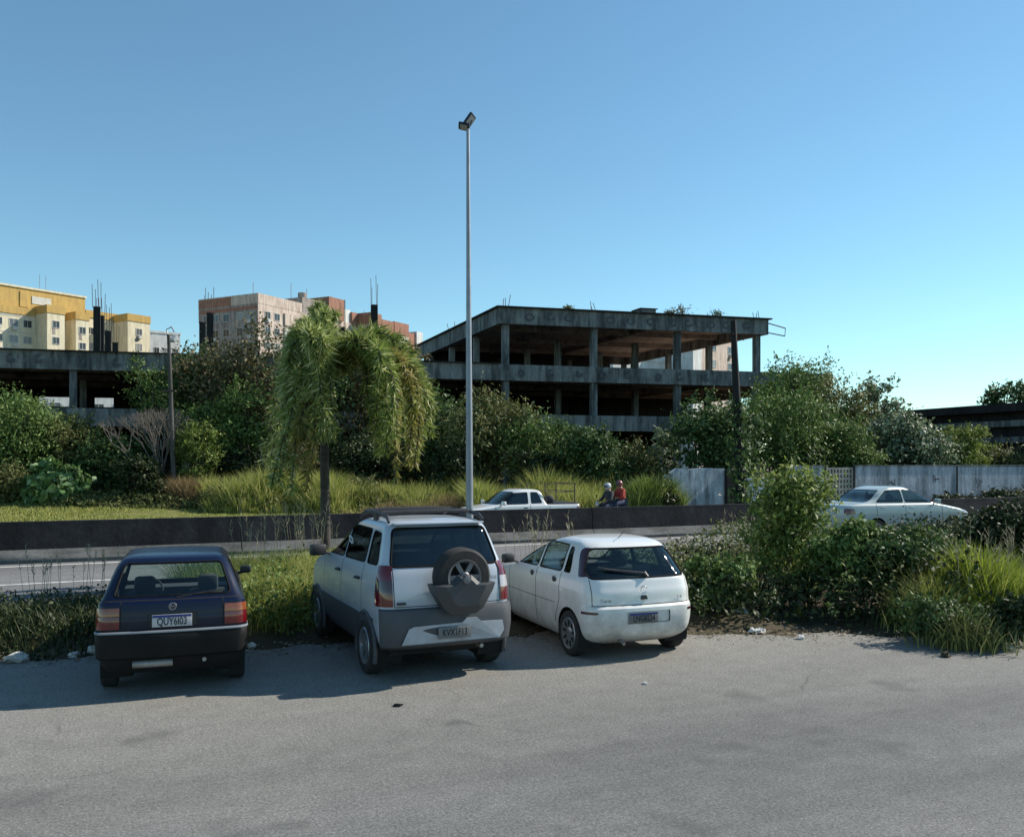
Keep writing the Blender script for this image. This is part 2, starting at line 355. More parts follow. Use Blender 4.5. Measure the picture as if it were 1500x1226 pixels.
def crown(name, lobes, n, L, material, parent, aspect=.5, clump=.22, leaves_per=26, droop=.25):
    lobes = np.array(lobes, float)
    wgt = (lobes[:, 3] * lobes[:, 4] + lobes[:, 3] * lobes[:, 5] + lobes[:, 4] * lobes[:, 5]); wgt /= wgt.sum()
    nc = max(8, n // leaves_per)
    li = rng.choice(len(lobes), nc, p=wgt)
    u = unit(nc); u[:, 2] = np.where(u[:, 2] < -.5, -u[:, 2] * .6, u[:, 2])
    rad = rng.uniform(.55, 1.08, (nc, 1)) ** .7
    C = lobes[li, :3] + u * lobes[li, 3:6] * rad
    cr = lobes[li, 3:6].mean(axis=1) * clump * rng.uniform(.6, 1.5, nc)
    ci = rng.integers(0, nc, n)
    off = rng.normal(size=(n, 3)) * cr[ci][:, None] * np.array([1, 1, .65])
    P = C[ci] + off
    ns = int(n * (.13 if aspect < .7 else .02)); ncs = max(6, ns // 9); sc_ = rng.integers(0, nc, ncs); sdir = u[sc_] + unit(ncs) * .45 + np.array([0, 0, .55]); sdir /= np.linalg.norm(sdir, axis=1, keepdims=True)
    slen = lobes[li[sc_], 3:6].mean(axis=1) * rng.uniform(.3, .75, ncs); j = rng.integers(0, ncs, ns)
    P[:ns] = C[sc_][j] + sdir[j] * (slen[j] * rng.uniform(.15, 1, ns))[:, None] + rng.normal(size=(ns, 3)) * L * .35
    P[:, 2] = np.maximum(P[:, 2], .05)
    out = u[ci] * .8 + off / (cr[ci][:, None] + 1e-6) * .35 + np.array([0, 0, .35])
    Nn = out + unit(n) * .75
    D = unit(n) + u[ci] * .6 - np.array([0, 0, droop])
    Ls = L * rng.uniform(.6, 1.35, n)
    return leaf_cloud(name, P, D, Nn, Ls, Ls * aspect, material, parent)
def limbs(name, base, lobes, r0, material, parent, k=7, fork=.35):
    m = MB(); base = Vector(base)
    lobes = sorted(lobes, key=lambda l: -l[3])[:k]
    top = Vector((sum(l[0] for l in lobes) / len(lobes), sum(l[1] for l in lobes) / len(lobes), 0))
    zt = max(l[2] for l in lobes)
    f = base.lerp(Vector((top.x, top.y, zt)), fork) + Vector((random.uniform(-.1, .1), random.uniform(-.1, .1), 0))
    m.tube([base - Vector((0, 0, .15)), base.lerp(f, .25), base.lerp(f, .6) + Vector((r0 * .6, 0, 0)), f], [r0 * 1.5, r0 * 1.1, r0 * .95, r0 * .8], 9)
    for l in lobes:
        e = Vector(l[:3]) + Vector((0, 0, l[5] * .5))
        mid = f.lerp(e, .5) + Vector((random.uniform(-.2, .2), random.uniform(-.2, .2), -.1)) * l[3]
        m.tube([f - Vector((0, 0, r0)), mid, e], [r0 * .6, r0 * .36, r0 * .1], 6)
        for q in range(3):
            e2 = mid + Vector((random.uniform(-1, 1) * l[3], random.uniform(-1, 1) * l[4], random.uniform(.2, 1) * l[5]))
            m.tube([mid, mid.lerp(e2, .5) + Vector((0, 0, .05)), e2], [r0 * .28, r0 * .17, r0 * .05], 5)
    return m.build(name, material, parent, world=True, smooth=True)
def auto_lobes(c, w, d, zb, zt, n=8, seed=0, spread=.62):
    r = random.Random(seed); L = []
    h = zt - zb
    L.append((c[0], c[1], zb + h * .5, w * .30, d * .32, h * .42))
    for i in range(n):
        a = 2 * math.pi * (i + r.uniform(-.3, .3)) / n; q = r.uniform(.45, 1) * spread
        rr = r.uniform(.2, .32)
        zc = zb + h * r.uniform(.22, .8)
        zr = min(h * r.uniform(.2, .32), zt - zc + .02 * h)
        shrink = 1 - .45 * max(0, (zc - zb) / h - .45)
        L.append((c[0] + math.cos(a) * w * .5 * q * 1.15 * shrink, c[1] + math.sin(a) * d * .5 * q * 1.15 * shrink, zc, w * rr, d * rr, max(zr, h * .15)))
    return L
def tree(name, label, cat, px, Y, py_top, wpx, kind='mid', n=4200, L=.3, zb=.25, group=None, r0=None, depth=1.0, nl=9, seed=0, aspect=.5, clump=.24, leaf='crown', trunk='trunk', bark='bark', droop=.25):
    x = gx(px, Y); zt = hz(py_top, Y); w = wpx * Y / FPX
    o = thing(name, label, cat, (x, Y, 0), 0, group)
    lob = auto_lobes((x, Y), w, w * depth, zt * zb, zt, nl, seed)
    if Y > 30 and kind != 'broad': n, L = int(n * 1.7), L * .72
    sp_ = {'deep': (1, .5), 'mid': (.9, .42), 'olive': (1.15, .30), 'brown': (.9, .5), 'bright': (1.2, .26), 'pale': (1.05, .6), 'weed': (1.1, .36)}.get(kind)
    if Y > 30 and sp_: L, aspect = L * sp_[0], sp_[1]
    limbs(trunk, (x, Y, 0), lob, r0 or max(.03, .022 * zt + .02 * w), K[bark], o)
    crown(leaf, lob, n, L, G[kind], o, aspect, clump, droop=droop)
    return o
def grass_obj(name, P, h, w, material, parent=None, lean=.35, segs=3):
    n = len(P); P = np.asarray(P, float); h = np.asarray(h) * np.ones(n)
    a = rng.uniform(0, 2 * math.pi, n); ld = np.stack([np.cos(a), np.sin(a), np.zeros(n)], 1)
    b = rng.uniform(0, 2 * math.pi, n); sd = np.stack([np.cos(b), np.sin(b), np.zeros(n)], 1)
    lean = lean * rng.uniform(.3, 1.6, n); w = np.asarray(w) * rng.uniform(.6, 1.4, n)
    V = np.empty((n, 2 * segs + 1, 3))
    for k in range(segs):
        t = k / segs
        c = P + ld * (h * lean * t ** 2)[:, None] + np.array([0, 0, 1]) * (h * t * (1 - .25 * lean * t))[:, None]
        V[:, 2 * k] = c - sd * (w * (1 - .6 * t) * .5)[:, None]; V[:, 2 * k + 1] = c + sd * (w * (1 - .6 * t) * .5)[:, None]
    V[:, 2 * segs] = P + ld * (h * lean)[:, None] + np.array([0, 0, 1]) * (h * (1 - .25 * lean))[:, None]
    m = 2 * segs + 1
    base = (np.arange(n) * m)[:, None]
    tri = []
    for k in range(segs - 1):
        tri += [[2 * k, 2 * k + 1, 2 * k + 3], [2 * k, 2 * k + 3, 2 * k + 2]]
    tri += [[2 * segs - 2, 2 * segs - 1, 2 * segs]]
    F = np.concatenate([base + np.array(t)[None, :] for t in tri], 0)
    return npmesh(name, V.reshape(-1, 3), F, material, parent)
def st(s, t, z=0.0):
    s = np.asarray(s, float); t = np.asarray(t, float); z = np.asarray(z) * np.ones_like(s)
    return np.stack([s * U.x + t * N.x, s * U.y + t * N.y, z], 1)
def vnoise(x, y, seed=0):
    r = np.random.default_rng(seed); v = np.zeros_like(x)
    for k in range(6):
        f = .25 * 1.7 ** k; a = r.uniform(0, 6.28); ph = r.uniform(0, 6.28)
        v += np.sin((x * math.cos(a) + y * math.sin(a)) * f * 2.2 + ph) / (1 + k * .5)
    return v / 2.2
def plumes(P, h, n_each=9):
    """seed heads: thin stems with a tuft"""
    m = MB()
    for p, hh in zip(P, h):
        d = Vector((random.uniform(-.15, .15), random.uniform(-.15, .15), 1))
        p = Vector(p); e = p + d * hh
        m.tube([p, p.lerp(e, .5), e], [.0045, .004, .0025], 4)
        for k in range(n_each):
            q = p.lerp(e, random.uniform(.78, 1.0)); a = random.uniform(0, 6.28)
            f = q + Vector((math.cos(a) * .05, math.sin(a) * .05, random.uniform(.04, .1))) * (hh * .8)
            m.tube([q, f], [.0045, .002], 3)
    return m

# ------------------------------------------------------------------ ground, roads
def sheet(name, poly, z, material, label=None, sub=0):
    m = MB(); m.add([(p[0], p[1], z) for p in poly], [tuple(range(len(poly)))])
    o = m.build(name, material); o.rotation_euler.z = RA; return tag(o, kind='structure')
def gridsheet(name, s0, s1, t0, t1, ns, ntt, zf, material):
    m = MB(); vs = []
    for j in range(ntt + 1):
        for i in range(ns + 1):
            s = s0 + (s1 - s0) * i / ns; t = t0 + (t1 - t0) * j / ntt
            vs.append((s, t, zf(s, t)))
    fs = [(j * (ns + 1) + i, j * (ns + 1) + i + 1, (j + 1) * (ns + 1) + i + 1, (j + 1) * (ns + 1) + i) for j in range(ntt) for i in range(ns)]
    m.add(vs, fs); o = m.build(name, material, smooth=True); o.rotation_euler.z = RA
    return tag(o, kind='structure')
sheet('ground', [(-900, -900), (900, -900), (900, 1400), (-900, 1400)], -.12, K['earth'])
def edge_t(s):                                       # far edge of the parking lot
    base = 13.1 if s < -2 else 13.1 - (s + 2) * .18
    if s > 6.5: base = 11.6 - min(3.2, (s - 6.5) * .62)
    return base + .18 * math.sin(s * 2.1) + .12 * math.sin(s * 5.3 + 1) + .08 * math.sin(s * 11)
pts = [(-70, -60), (70, -60)] + [(s, edge_t(s)) for s in np.arange(40, -40.1, -.25)] + [(-70, edge_t(-40))]
sheet('parking_lot', pts, 0.0, K['lot'])
def sm(a, b, x): x = max(0, min(1, (x - a) / (b - a))); return x * x * (3 - 2 * x)
def roadz(s, t): return .012 + .30 * sm(11, 18, s) * (1 - sm(18.8, 24.2, t))
def vergez(s, t):
    e = edge_t(max(-40, min(40, s)))
    k = sm(e - .1, e + 1.0, t) * (1 - sm(15.6, 16.6, t))
    if t > 15.4: return -.06 + k * .12 + (roadz(s, 16.2) + .04) * sm(15.4, 16.5, t)
    return -.06 + k * (.16 + .05 * math.sin(s * 1.7) + .04 * math.sin(s * 4.1 + t * 3))
gridsheet('verge', -60, 60, 6.0, 17.0, 240, 44, vergez, K['earth'])
def roadz(s, t): return .012 + .30 * sm(11, 18, s) * (1 - sm(18.8, 24.2, t))
gridsheet('highway', -90, 120, 16.2, 24.75, 210, 18, roadz, K['road'])
gridsheet('far_carriageway', -90, 120, 25.6, 33.0, 42, 2, lambda s, t: .01, K['road'])
def lawnz(s, t): return .06 + .35 * sm(36, 52, t) + .05 * math.sin(s * .7) * sm(34, 37, t)
gridsheet('lawn', -90, 12, 33.15, 56, 120, 30, lawnz, K['lawn'])
gridsheet('kerb', -90, 120, 33.0, 33.15, 2, 1, lambda s, t: .13, K['barrier_foot'])
# painted lines follow the road surface
def line(name, s0, s1, t0, t1):
    n = max(2, int((s1 - s0) / 1.5))
    o = gridsheet(name, s0, s1, t0, t1, n, 1, lambda s, t: roadz(s, t) + .005, K['paint']); return o
line('edge_line', -80, 110, 24.05, 24.22)
for s0 in np.arange(-60, 60, 9.0): line('lane_line', s0 + 1.2, s0 + 6.4, 20.55, 20.7)
line('shoulder_line', -80, 110, 16.75, 16.9)
# concrete median barrier, cast in one length with joint grooves
def barrier():
    o = thing('median_barrier', 'long dark stained concrete barrier between the two carriageways, pale at its foot', 'barrier', road(0, 25.2), RA)
    up = MB(); ft = MB()
    H = 1.02
    s = -90.0; sl = 11.0
    off = -7.6 + 90.0
    cuts = [-90 + (off % sl) + sl * k for k in range(20)]
    e = [-90.0] + [c for c in cuts if -90 < c < 120] + [120.0]
    for a, b in zip(e, e[1:]):
        a += .012; b -= .012
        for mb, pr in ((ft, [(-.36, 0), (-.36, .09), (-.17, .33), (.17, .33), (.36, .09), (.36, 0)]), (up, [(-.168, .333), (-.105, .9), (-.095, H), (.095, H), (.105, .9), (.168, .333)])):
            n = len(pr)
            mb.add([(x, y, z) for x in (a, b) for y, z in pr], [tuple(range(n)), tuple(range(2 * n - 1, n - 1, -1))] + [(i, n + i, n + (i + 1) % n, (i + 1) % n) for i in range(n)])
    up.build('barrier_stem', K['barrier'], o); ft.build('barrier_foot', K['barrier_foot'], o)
barrier()

# ------------------------------------------------------------------ car building
def pchip(x, y, q):
    x = np.array(x, float); y = np.array(y, float); h = np.diff(x); d = np.diff(y) / h; m = np.zeros_like(y)
    m[0], m[-1] = d[0], d[-1]
    for i in range(1, len(x) - 1):
        if d[i - 1] * d[i] > 0:
            w1 = 2 * h[i] + h[i - 1]; w2 = h[i] + 2 * h[i - 1]; m[i] = (w1 + w2) / (w1 / d[i - 1] + w2 / d[i])
    i = np.clip(np.searchsorted(x, q) - 1, 0, len(x) - 2); t = (q - x[i]) / h[i]
    return (y[i] * (1 + 2 * t) * (1 - t) ** 2 + m[i] * h[i] * t * (1 - t) ** 2 + y[i + 1] * t * t * (3 - 2 * t) + m[i + 1] * h[i] * t * t * (t - 1))
def ring(yr, yf, w, rr, rf, br, bf, sb, ym, L):
    rr = min(rr, w * .9, (yf - yr) * .45); rf = min(rf, w * .9, (yf - yr) * .45)
    P = [((w - rr) * k / 8, yr) for k in range(8)]
    P += [(w - rr + rr * math.sin(R(90 * k / 6)), yr + rr - rr * math.cos(R(90 * k / 6))) for k in range(7)]
    P += [(w, yr + rr + (yf - rf - yr - rr) * k / 26) for k in range(1, 26)]
    P += [(w - rf + rf * math.cos(R(90 * k / 6)), yf - rf + rf * math.sin(R(90 * k / 6))) for k in range(7)]
    P += [((w - rf) * (7 - k) / 8, yf) for k in range(8)]
    out = []; mid = (yr + yf) / 2
    for x, y in P:
        tr = (mid - y) / (mid - yr); a = 0
        if tr > 0: a = br * (x / w) ** 2 * tr ** 4
        else: a = -bf * (x / w) ** 2 * tr ** 4
        out.append((x * (1 - sb * (2 * (y - ym) / L) ** 2), y + a))
    return out + [(-x, y) for x, y in out[-2:0:-1]]
def loft(rows, sb, ym, L, caps=True):
    """rows: z, yr, yf, w, rr, rf, br, bf"""
    A = np.array(rows, float); zs = [A[0, 0]]
    for a, b in zip(A, A[1:]):
        n = max(1, int(math.ceil((b[0] - a[0]) / .05)), int(math.ceil(abs(b[1] - a[1]) / .12)), int(math.ceil(abs(b[2] - a[2]) / .14)), int(math.ceil(abs(b[3] - a[3]) / .06)))
        zs += list(a[0] + (b[0] - a[0]) * (np.arange(n) + 1) / n)
    zs = np.array(zs); c = [pchip(A[:, 0], A[:, k], zs) for k in range(1, 8)]
    bm = bmesh.new(); rings = []
    for i, z in enumerate(zs):
        rings.append([bm.verts.new((x, y, z)) for x, y in ring(*[q[i] for q in c], sb, ym, L)])
    n = len(rings[0])
    for a, b in zip(rings, rings[1:]):
        for k in range(n): bm.faces.new((a[k], a[(k + 1) % n], b[(k + 1) % n], b[k]))
    if caps: bm.faces.new(rings[0][::-1]); bm.faces.new(rings[-1])
    bmesh.ops.recalc_face_normals(bm, faces=bm.faces)
    bm.normal_update(); return bm
SIDES = {'L': ('x', lambda c, n: c.x < -.25 and n.x < -.35), 'R': ('x', lambda c, n: c.x > .25 and n.x > .35),
         'B': ('y', lambda c, n: n.y < -.12), 'F': ('y', lambda c, n: n.y > .12)}
def rpoly(pts, r=.05, n=3):
    out = []; m = len(pts)
    for i in range(m):
        p = Vector(pts[i]); a = Vector(pts[i - 1]) - p; b = Vector(pts[(i + 1) % m]) - p
        rr = min(r, a.length * .45, b.length * .45); A = p + a.normalized() * rr; B = p + b.normalized() * rr
        for k in range(n + 1):
            t = k / n; out.append(A * (1 - t) ** 2 + p * 2 * t * (1 - t) + B * t * t)
    return out
def cut(bm, side, poly, lim=None):
    ax, test = SIDES[side]; poly = [Vector(p) for p in poly]
    area = sum(poly[i - 1].x * poly[i].y - poly[i].x * poly[i - 1].y for i in range(len(poly)))
    if area < 0: poly = poly[::-1]
    lo = (min(p.x for p in poly), min(p.y for p in poly)); hi = (max(p.x for p in poly), max(p.y for p in poly))
    q = (lambda v: (v.y, v.z)) if ax == 'x' else (lambda v: (v.x, v.z))
    def ok(f):
        c = f.calc_center_median()
        if not test(c, f.normal) or (lim and not lim(c)): return False
        p = [q(v.co) for v in f.verts]
        return not (max(a[0] for a in p) < lo[0] or min(a[0] for a in p) > hi[0] or max(a[1] for a in p) < lo[1] or min(a[1] for a in p) > hi[1])
    for i in range(len(poly)):
        a, b = poly[i], poly[(i + 1) % len(poly)]; d = b - a
        if d.length < 1e-6: continue
        n2 = (d.y, -d.x)
        co, no = ((0, a.x, a.y), (0, n2[0], n2[1])) if ax == 'x' else ((a.x, 0, a.y), (n2[0], 0, n2[1]))
        fs = [f for f in bm.faces if ok(f)]
        if not fs: return []
        es = {e for f in fs for e in f.edges}; vs = {v for f in fs for v in f.verts}
        bmesh.ops.bisect_plane(bm, geom=list(fs) + list(es) + list(vs), dist=1e-5, plane_co=co, plane_no=no)
        bm.normal_update()
    def inside(f):
        c = Vector(q(f.calc_center_median()))
        return all((b - a).x * (c - a).y - (b - a).y * (c - a).x > -1e-7 for a, b in zip(poly, poly[1:] + poly[:1]))
    return [f for f in bm.faces if ok(f) and inside(f)]
def take(bm, faces, name, material, parent, push=0.0, seal=0, thick=0):
    if not faces: print('EMPTY CUT', name); return None
    vs = {}; V = []; F = []
    for f in faces:
        ids = []
        for v in f.verts:
            if v not in vs: vs[v] = len(V); V.append(v.co + v.normal * push)
            ids.append(vs[v])
        F.append(ids)
    cnt = {}
    for f in F:
        for a, b in zip(f, f[1:] + f[:1]): cnt[(a, b)] = 1
    bnd = {a: b for (a, b) in cnt if (b, a) not in cnt}
    inv = {i: v for v, i in vs.items()}
    m = MB(); m.add(V, F)
    if thick:                                           # give the piece a rim that goes back into the body
        k = len(V)
        for a, b in bnd.items():
            pa, pb = V[a], V[b]; na, nb = inv[a].normal, inv[b].normal
            m.add([pa, pb, pb - nb * thick, pa - na * thick], [(1, 0, 3, 2)])
    o = m.build(name, material, parent, smooth=True, sharp=35)
    if seal:
        left = dict(bnd); sm_ = MB()
        while left:
            a = next(iter(left)); loop = []
            while a in left: loop.append(a); a = left.pop(a)
            if len(loop) > 3: sm_.tube([V[i] for i in loop], seal, 5, closed=True)
        sm_.build('window_seal', K['rubber'], o, smooth=True)
    bmesh.ops.delete(bm, geom=faces, context='FACES'); return o
def groove(bm, side, poly):
    fs = cut(bm, side, poly)
    for f in fs: f.material_index = 1
def vline(y0, z0, y1, z1, w=.007):
    d = Vector((y1 - y0, z1 - z0)).normalized(); n = Vector((-d.y, d.x)) * w
    a, b = Vector((y0, z0)), Vector((y1, z1)); return [a - n, b - n, b + n, a + n]
def finish(bm, name, mats, root, sill=0):
    for f in bm.faces:
        if f.calc_center_median().z < sill: f.material_index = 1
    me = bpy.data.meshes.new(name); bm.to_mesh(me); bm.free()
    for m in mats: me.materials.append(m)
    me.polygons.foreach_set('use_smooth', [True] * len(me.polygons)); me.set_sharp_from_angle(angle=R(32))
    return link(name, me, root)
def wheel_arch(bm, y, r, zc, w, root):
    for sgn, sd in ((-1, 'L'), (1, 'R')):
        poly = [(y + r * math.cos(2 * math.pi * k / 26), zc + r * math.sin(2 * math.pi * k / 26)) for k in range(26)]
        fs = cut(bm, sd, poly)
        bmesh.ops.delete(bm, geom=fs, context='FACES')
    for sgn in (-1, 1):
        m = MB()
        x0, x1 = sgn * (w - .015), sgn * (w - .34)
        n = 26; vs = []
        for x in (x0, x1): vs += [(x, y + r * math.cos(R(-25 + 230 * k / n)), zc + r * math.sin(R(-25 + 230 * k / n))) for k in range(n + 1)]
        fs = [(k, k + 1, n + 2 + k, n + 1 + k) for k in range(n)] + [tuple(range(n + 1, 2 * n + 2))]
        m.add(vs, fs); m.build('wheel_well', K['gap'], root)
def make_wheel(r, wd, root, style, x, y, spokes=6, rimr=.66):
    """a wheel whose axle runs along x; outer face towards sign of x"""
    sg = 1 if x > 0 else -1
    Mx = Matrix.Translation((x, y, r)) @ Matrix.Rotation(R(90 * sg), 4, 'Y')
    rr = r * rimr; h = wd / 2
    t = MB(); t.lathe([(rr, -h * .9), (rr + .02, -h), (r - .025, -h * .98), (r - .006, -h * .8), (r, -h * .5), (r, h * .5), (r - .006, h * .8), (r - .025, h * .98), (rr + .02, h), (rr, h * .9)], 36, M=Mx, closed=True)
    w = link('wheel', None, root) if False else None
    o = t.build('wheel', K['tyre'], root, smooth=True)
    m = MB()
    m.lathe([(rr + .004, h * .88), (rr - .006, h * 1.0), (rr - .03, h * .9), (rr - .035, h * .45)], 36, 0, Mx)
    m.lathe([(rr - .03, h * .30), (.01, h * .28)], 30, 1, Mx)
    if style == 'spoke':
        for k in range(spokes):
            Rk = Mx @ Matrix.Rotation(2 * math.pi * k / spokes, 4, 'Z')
            m.add([(.03, -.03, h * .62), (rr - .02, -.045, h * .84), (rr - .02, .045, h * .84), (.03, .03, h * .62), (.03, -.03, h * .4), (rr - .02, -.045, h * .55), (rr - .02, .045, h * .55), (.03, .03, h * .4)],
                  [(0, 1, 2, 3), (4, 7, 6, 5), (0, 4, 5, 1), (3, 2, 6, 7), (1, 5, 6, 2)], 0, Rk)
        m.lathe([(.0, h * .74), (.045, h * .72), (.06, h * .6), (.06, h * .3)], 18, 0, Mx)
    else:                                               # pressed hubcap with slots
        m.lathe([(0, h * .86), (.06, h * .84), (.075, h * .72), (rr * .55, h * .80), (rr * .8, h * .86), (rr - .012, h * .92)], 36, 0, Mx)
        for k in range(spokes):
            Rk = Mx @ Matrix.Rotation(2 * math.pi * k / spokes, 4, 'Z')
            m.box(rr * .50, -.014, h * .79, rr * .86, .014, h * .905, 1, Rk)
    m.build('rim', [K['alloy'], K['gap']], o, smooth=True)
    return o
def text_on(name, body, size, material, parent, M, extrude=.0015, offset=0, center=False):
    cu = bpy.data.curves.new(name, 'FONT'); cu.body = body; cu.size = size; cu.extrude = extrude; cu.offset = offset
    if center: cu.align_x = 'CENTER'; cu.align_y = 'CENTER'
    tmp = bpy.data.objects.new(name + '_tmp', cu); COL.objects.link(tmp)
    me = bpy.data.meshes.new_from_object(tmp.evaluated_get(bpy.context.evaluated_depsgraph_get()))
    bpy.data.objects.remove(tmp); bpy.data.curves.remove(cu)
    me.materials.clear(); me.materials.append(material); me.transform(M)
    return link(name, me, parent)
def plate(root, text, bg, x, y, z, w=.40, h=.13, tilt=0, blue=True, ink='ink'):
    M = Matrix.Translation((x, y, z)) @ Matrix.Rotation(tilt, 4, 'X')
    o = MB().box(-w / 2, -.006, -h / 2, w / 2, .006, h / 2, M=M).build('licence_plate', bg, root, bevel=.003)
    if blue: MB().box(-w / 2 + .004, -.009, h / 2 - .03, w / 2 - .004, -.0065, h / 2 - .003, M=M).build('blue_strip', K['plate_blue'], o)
    text_on('plate_number', text, h * .86, K[ink], o, M @ Matrix.Translation((0, -.0085, -.012 if blue else 0)) @ Matrix.Rotation(R(90), 4, 'X') @ Matrix.Scale(w / (h * 4.4), 4, (1, 0, 0)), .001, .0016, True)
    return o
def seats(root, xs, y, zb, zt, w=.46, rear=None, head=True, wheelside=-1):
    for x in xs:
        m = MB(); m.box(-w / 2, -.09, 0, w / 2, .09, zt - zb - .2, M=Matrix.Translation((x, y, zb)) @ Matrix.Rotation(R(12), 4, 'X'))
        m.box(-w / 2, -.05, -.12, w / 2, .5, .03, M=Matrix.Translation((x, y, zb)))
        o = m.build('front_seat', K['seat'], root, bevel=.05)
        hm = MB(); hm.box(-w * .27, -.06, 0, w * .27, .05, .2, M=Matrix.Translation((x, y - .08 - .02, zt - .22)) @ Matrix.Rotation(R(8), 4, 'X'))
        hm.build('headrest', K['seat'], o, bevel=.045)
    if rear:
        yb, z0, z1, w2 = rear
        m = MB(); m.box(-w2, -.07, 0, w2, .07, z1 - z0, M=Matrix.Translation((0, yb, z0)) @ Matrix.Rotation(R(14), 4, 'X'))
        m.build('rear_seat', K['seat'], root, bevel=.04)
def mirror_on(root, sgn, x, y, z, s=1.0, m='black_plastic'):
    b = MB(); b.box(-.10, -.05, -.07, .10, .06, .07, M=Matrix.Translation((sgn * (x + .13 * s), y, z + .03)) @ Matrix.Rotation(R(-12 * sgn), 4, 'Z') @ Matrix.Scale(s, 4))
    o = b.build('door_mirror', K[m], root, bevel=.03)
    MB().tube([(sgn * (x - .04), y + .02, z - .03), (sgn * (x + .08), y + .02, z)], .022, 6).build('mirror_arm', K['black_plastic'], o)
    return o
def shell_strip(rows, ymax, ym, L, sb=.02):
    """open bumper band: the rear part of a lofted ring set, reaching forward to ymax"""
    A = rows; rings = []
    for (z, yr, w, rr, br) in A:
        P = ring(yr, yr + 3.4, w, rr, .3, br, .1, sb, ym, L)
        half = [p for p in P[:len(P) // 2 + 1] if p[1] < ymax]
        rings.append([(-x, y, z) for x, y in half[:0:-1]] + [(x, y, z) for x, y in half])
    n = min(len(r) for r in rings)
    R2 = []
    for r in rings:
        k = (len(r) - n) // 2; R2.append(r[k:len(r) - k] if k else r)
    m = MB(); vs = [p for r in R2 for p in r]
    n = len(R2[0])
    fs = [(j * n + i, j * n + i + 1, (j + 1) * n + i + 1, (j + 1) * n + i) for j in range(len(R2) - 1) for i in range(n - 1)]
    m.add(vs, fs); return m

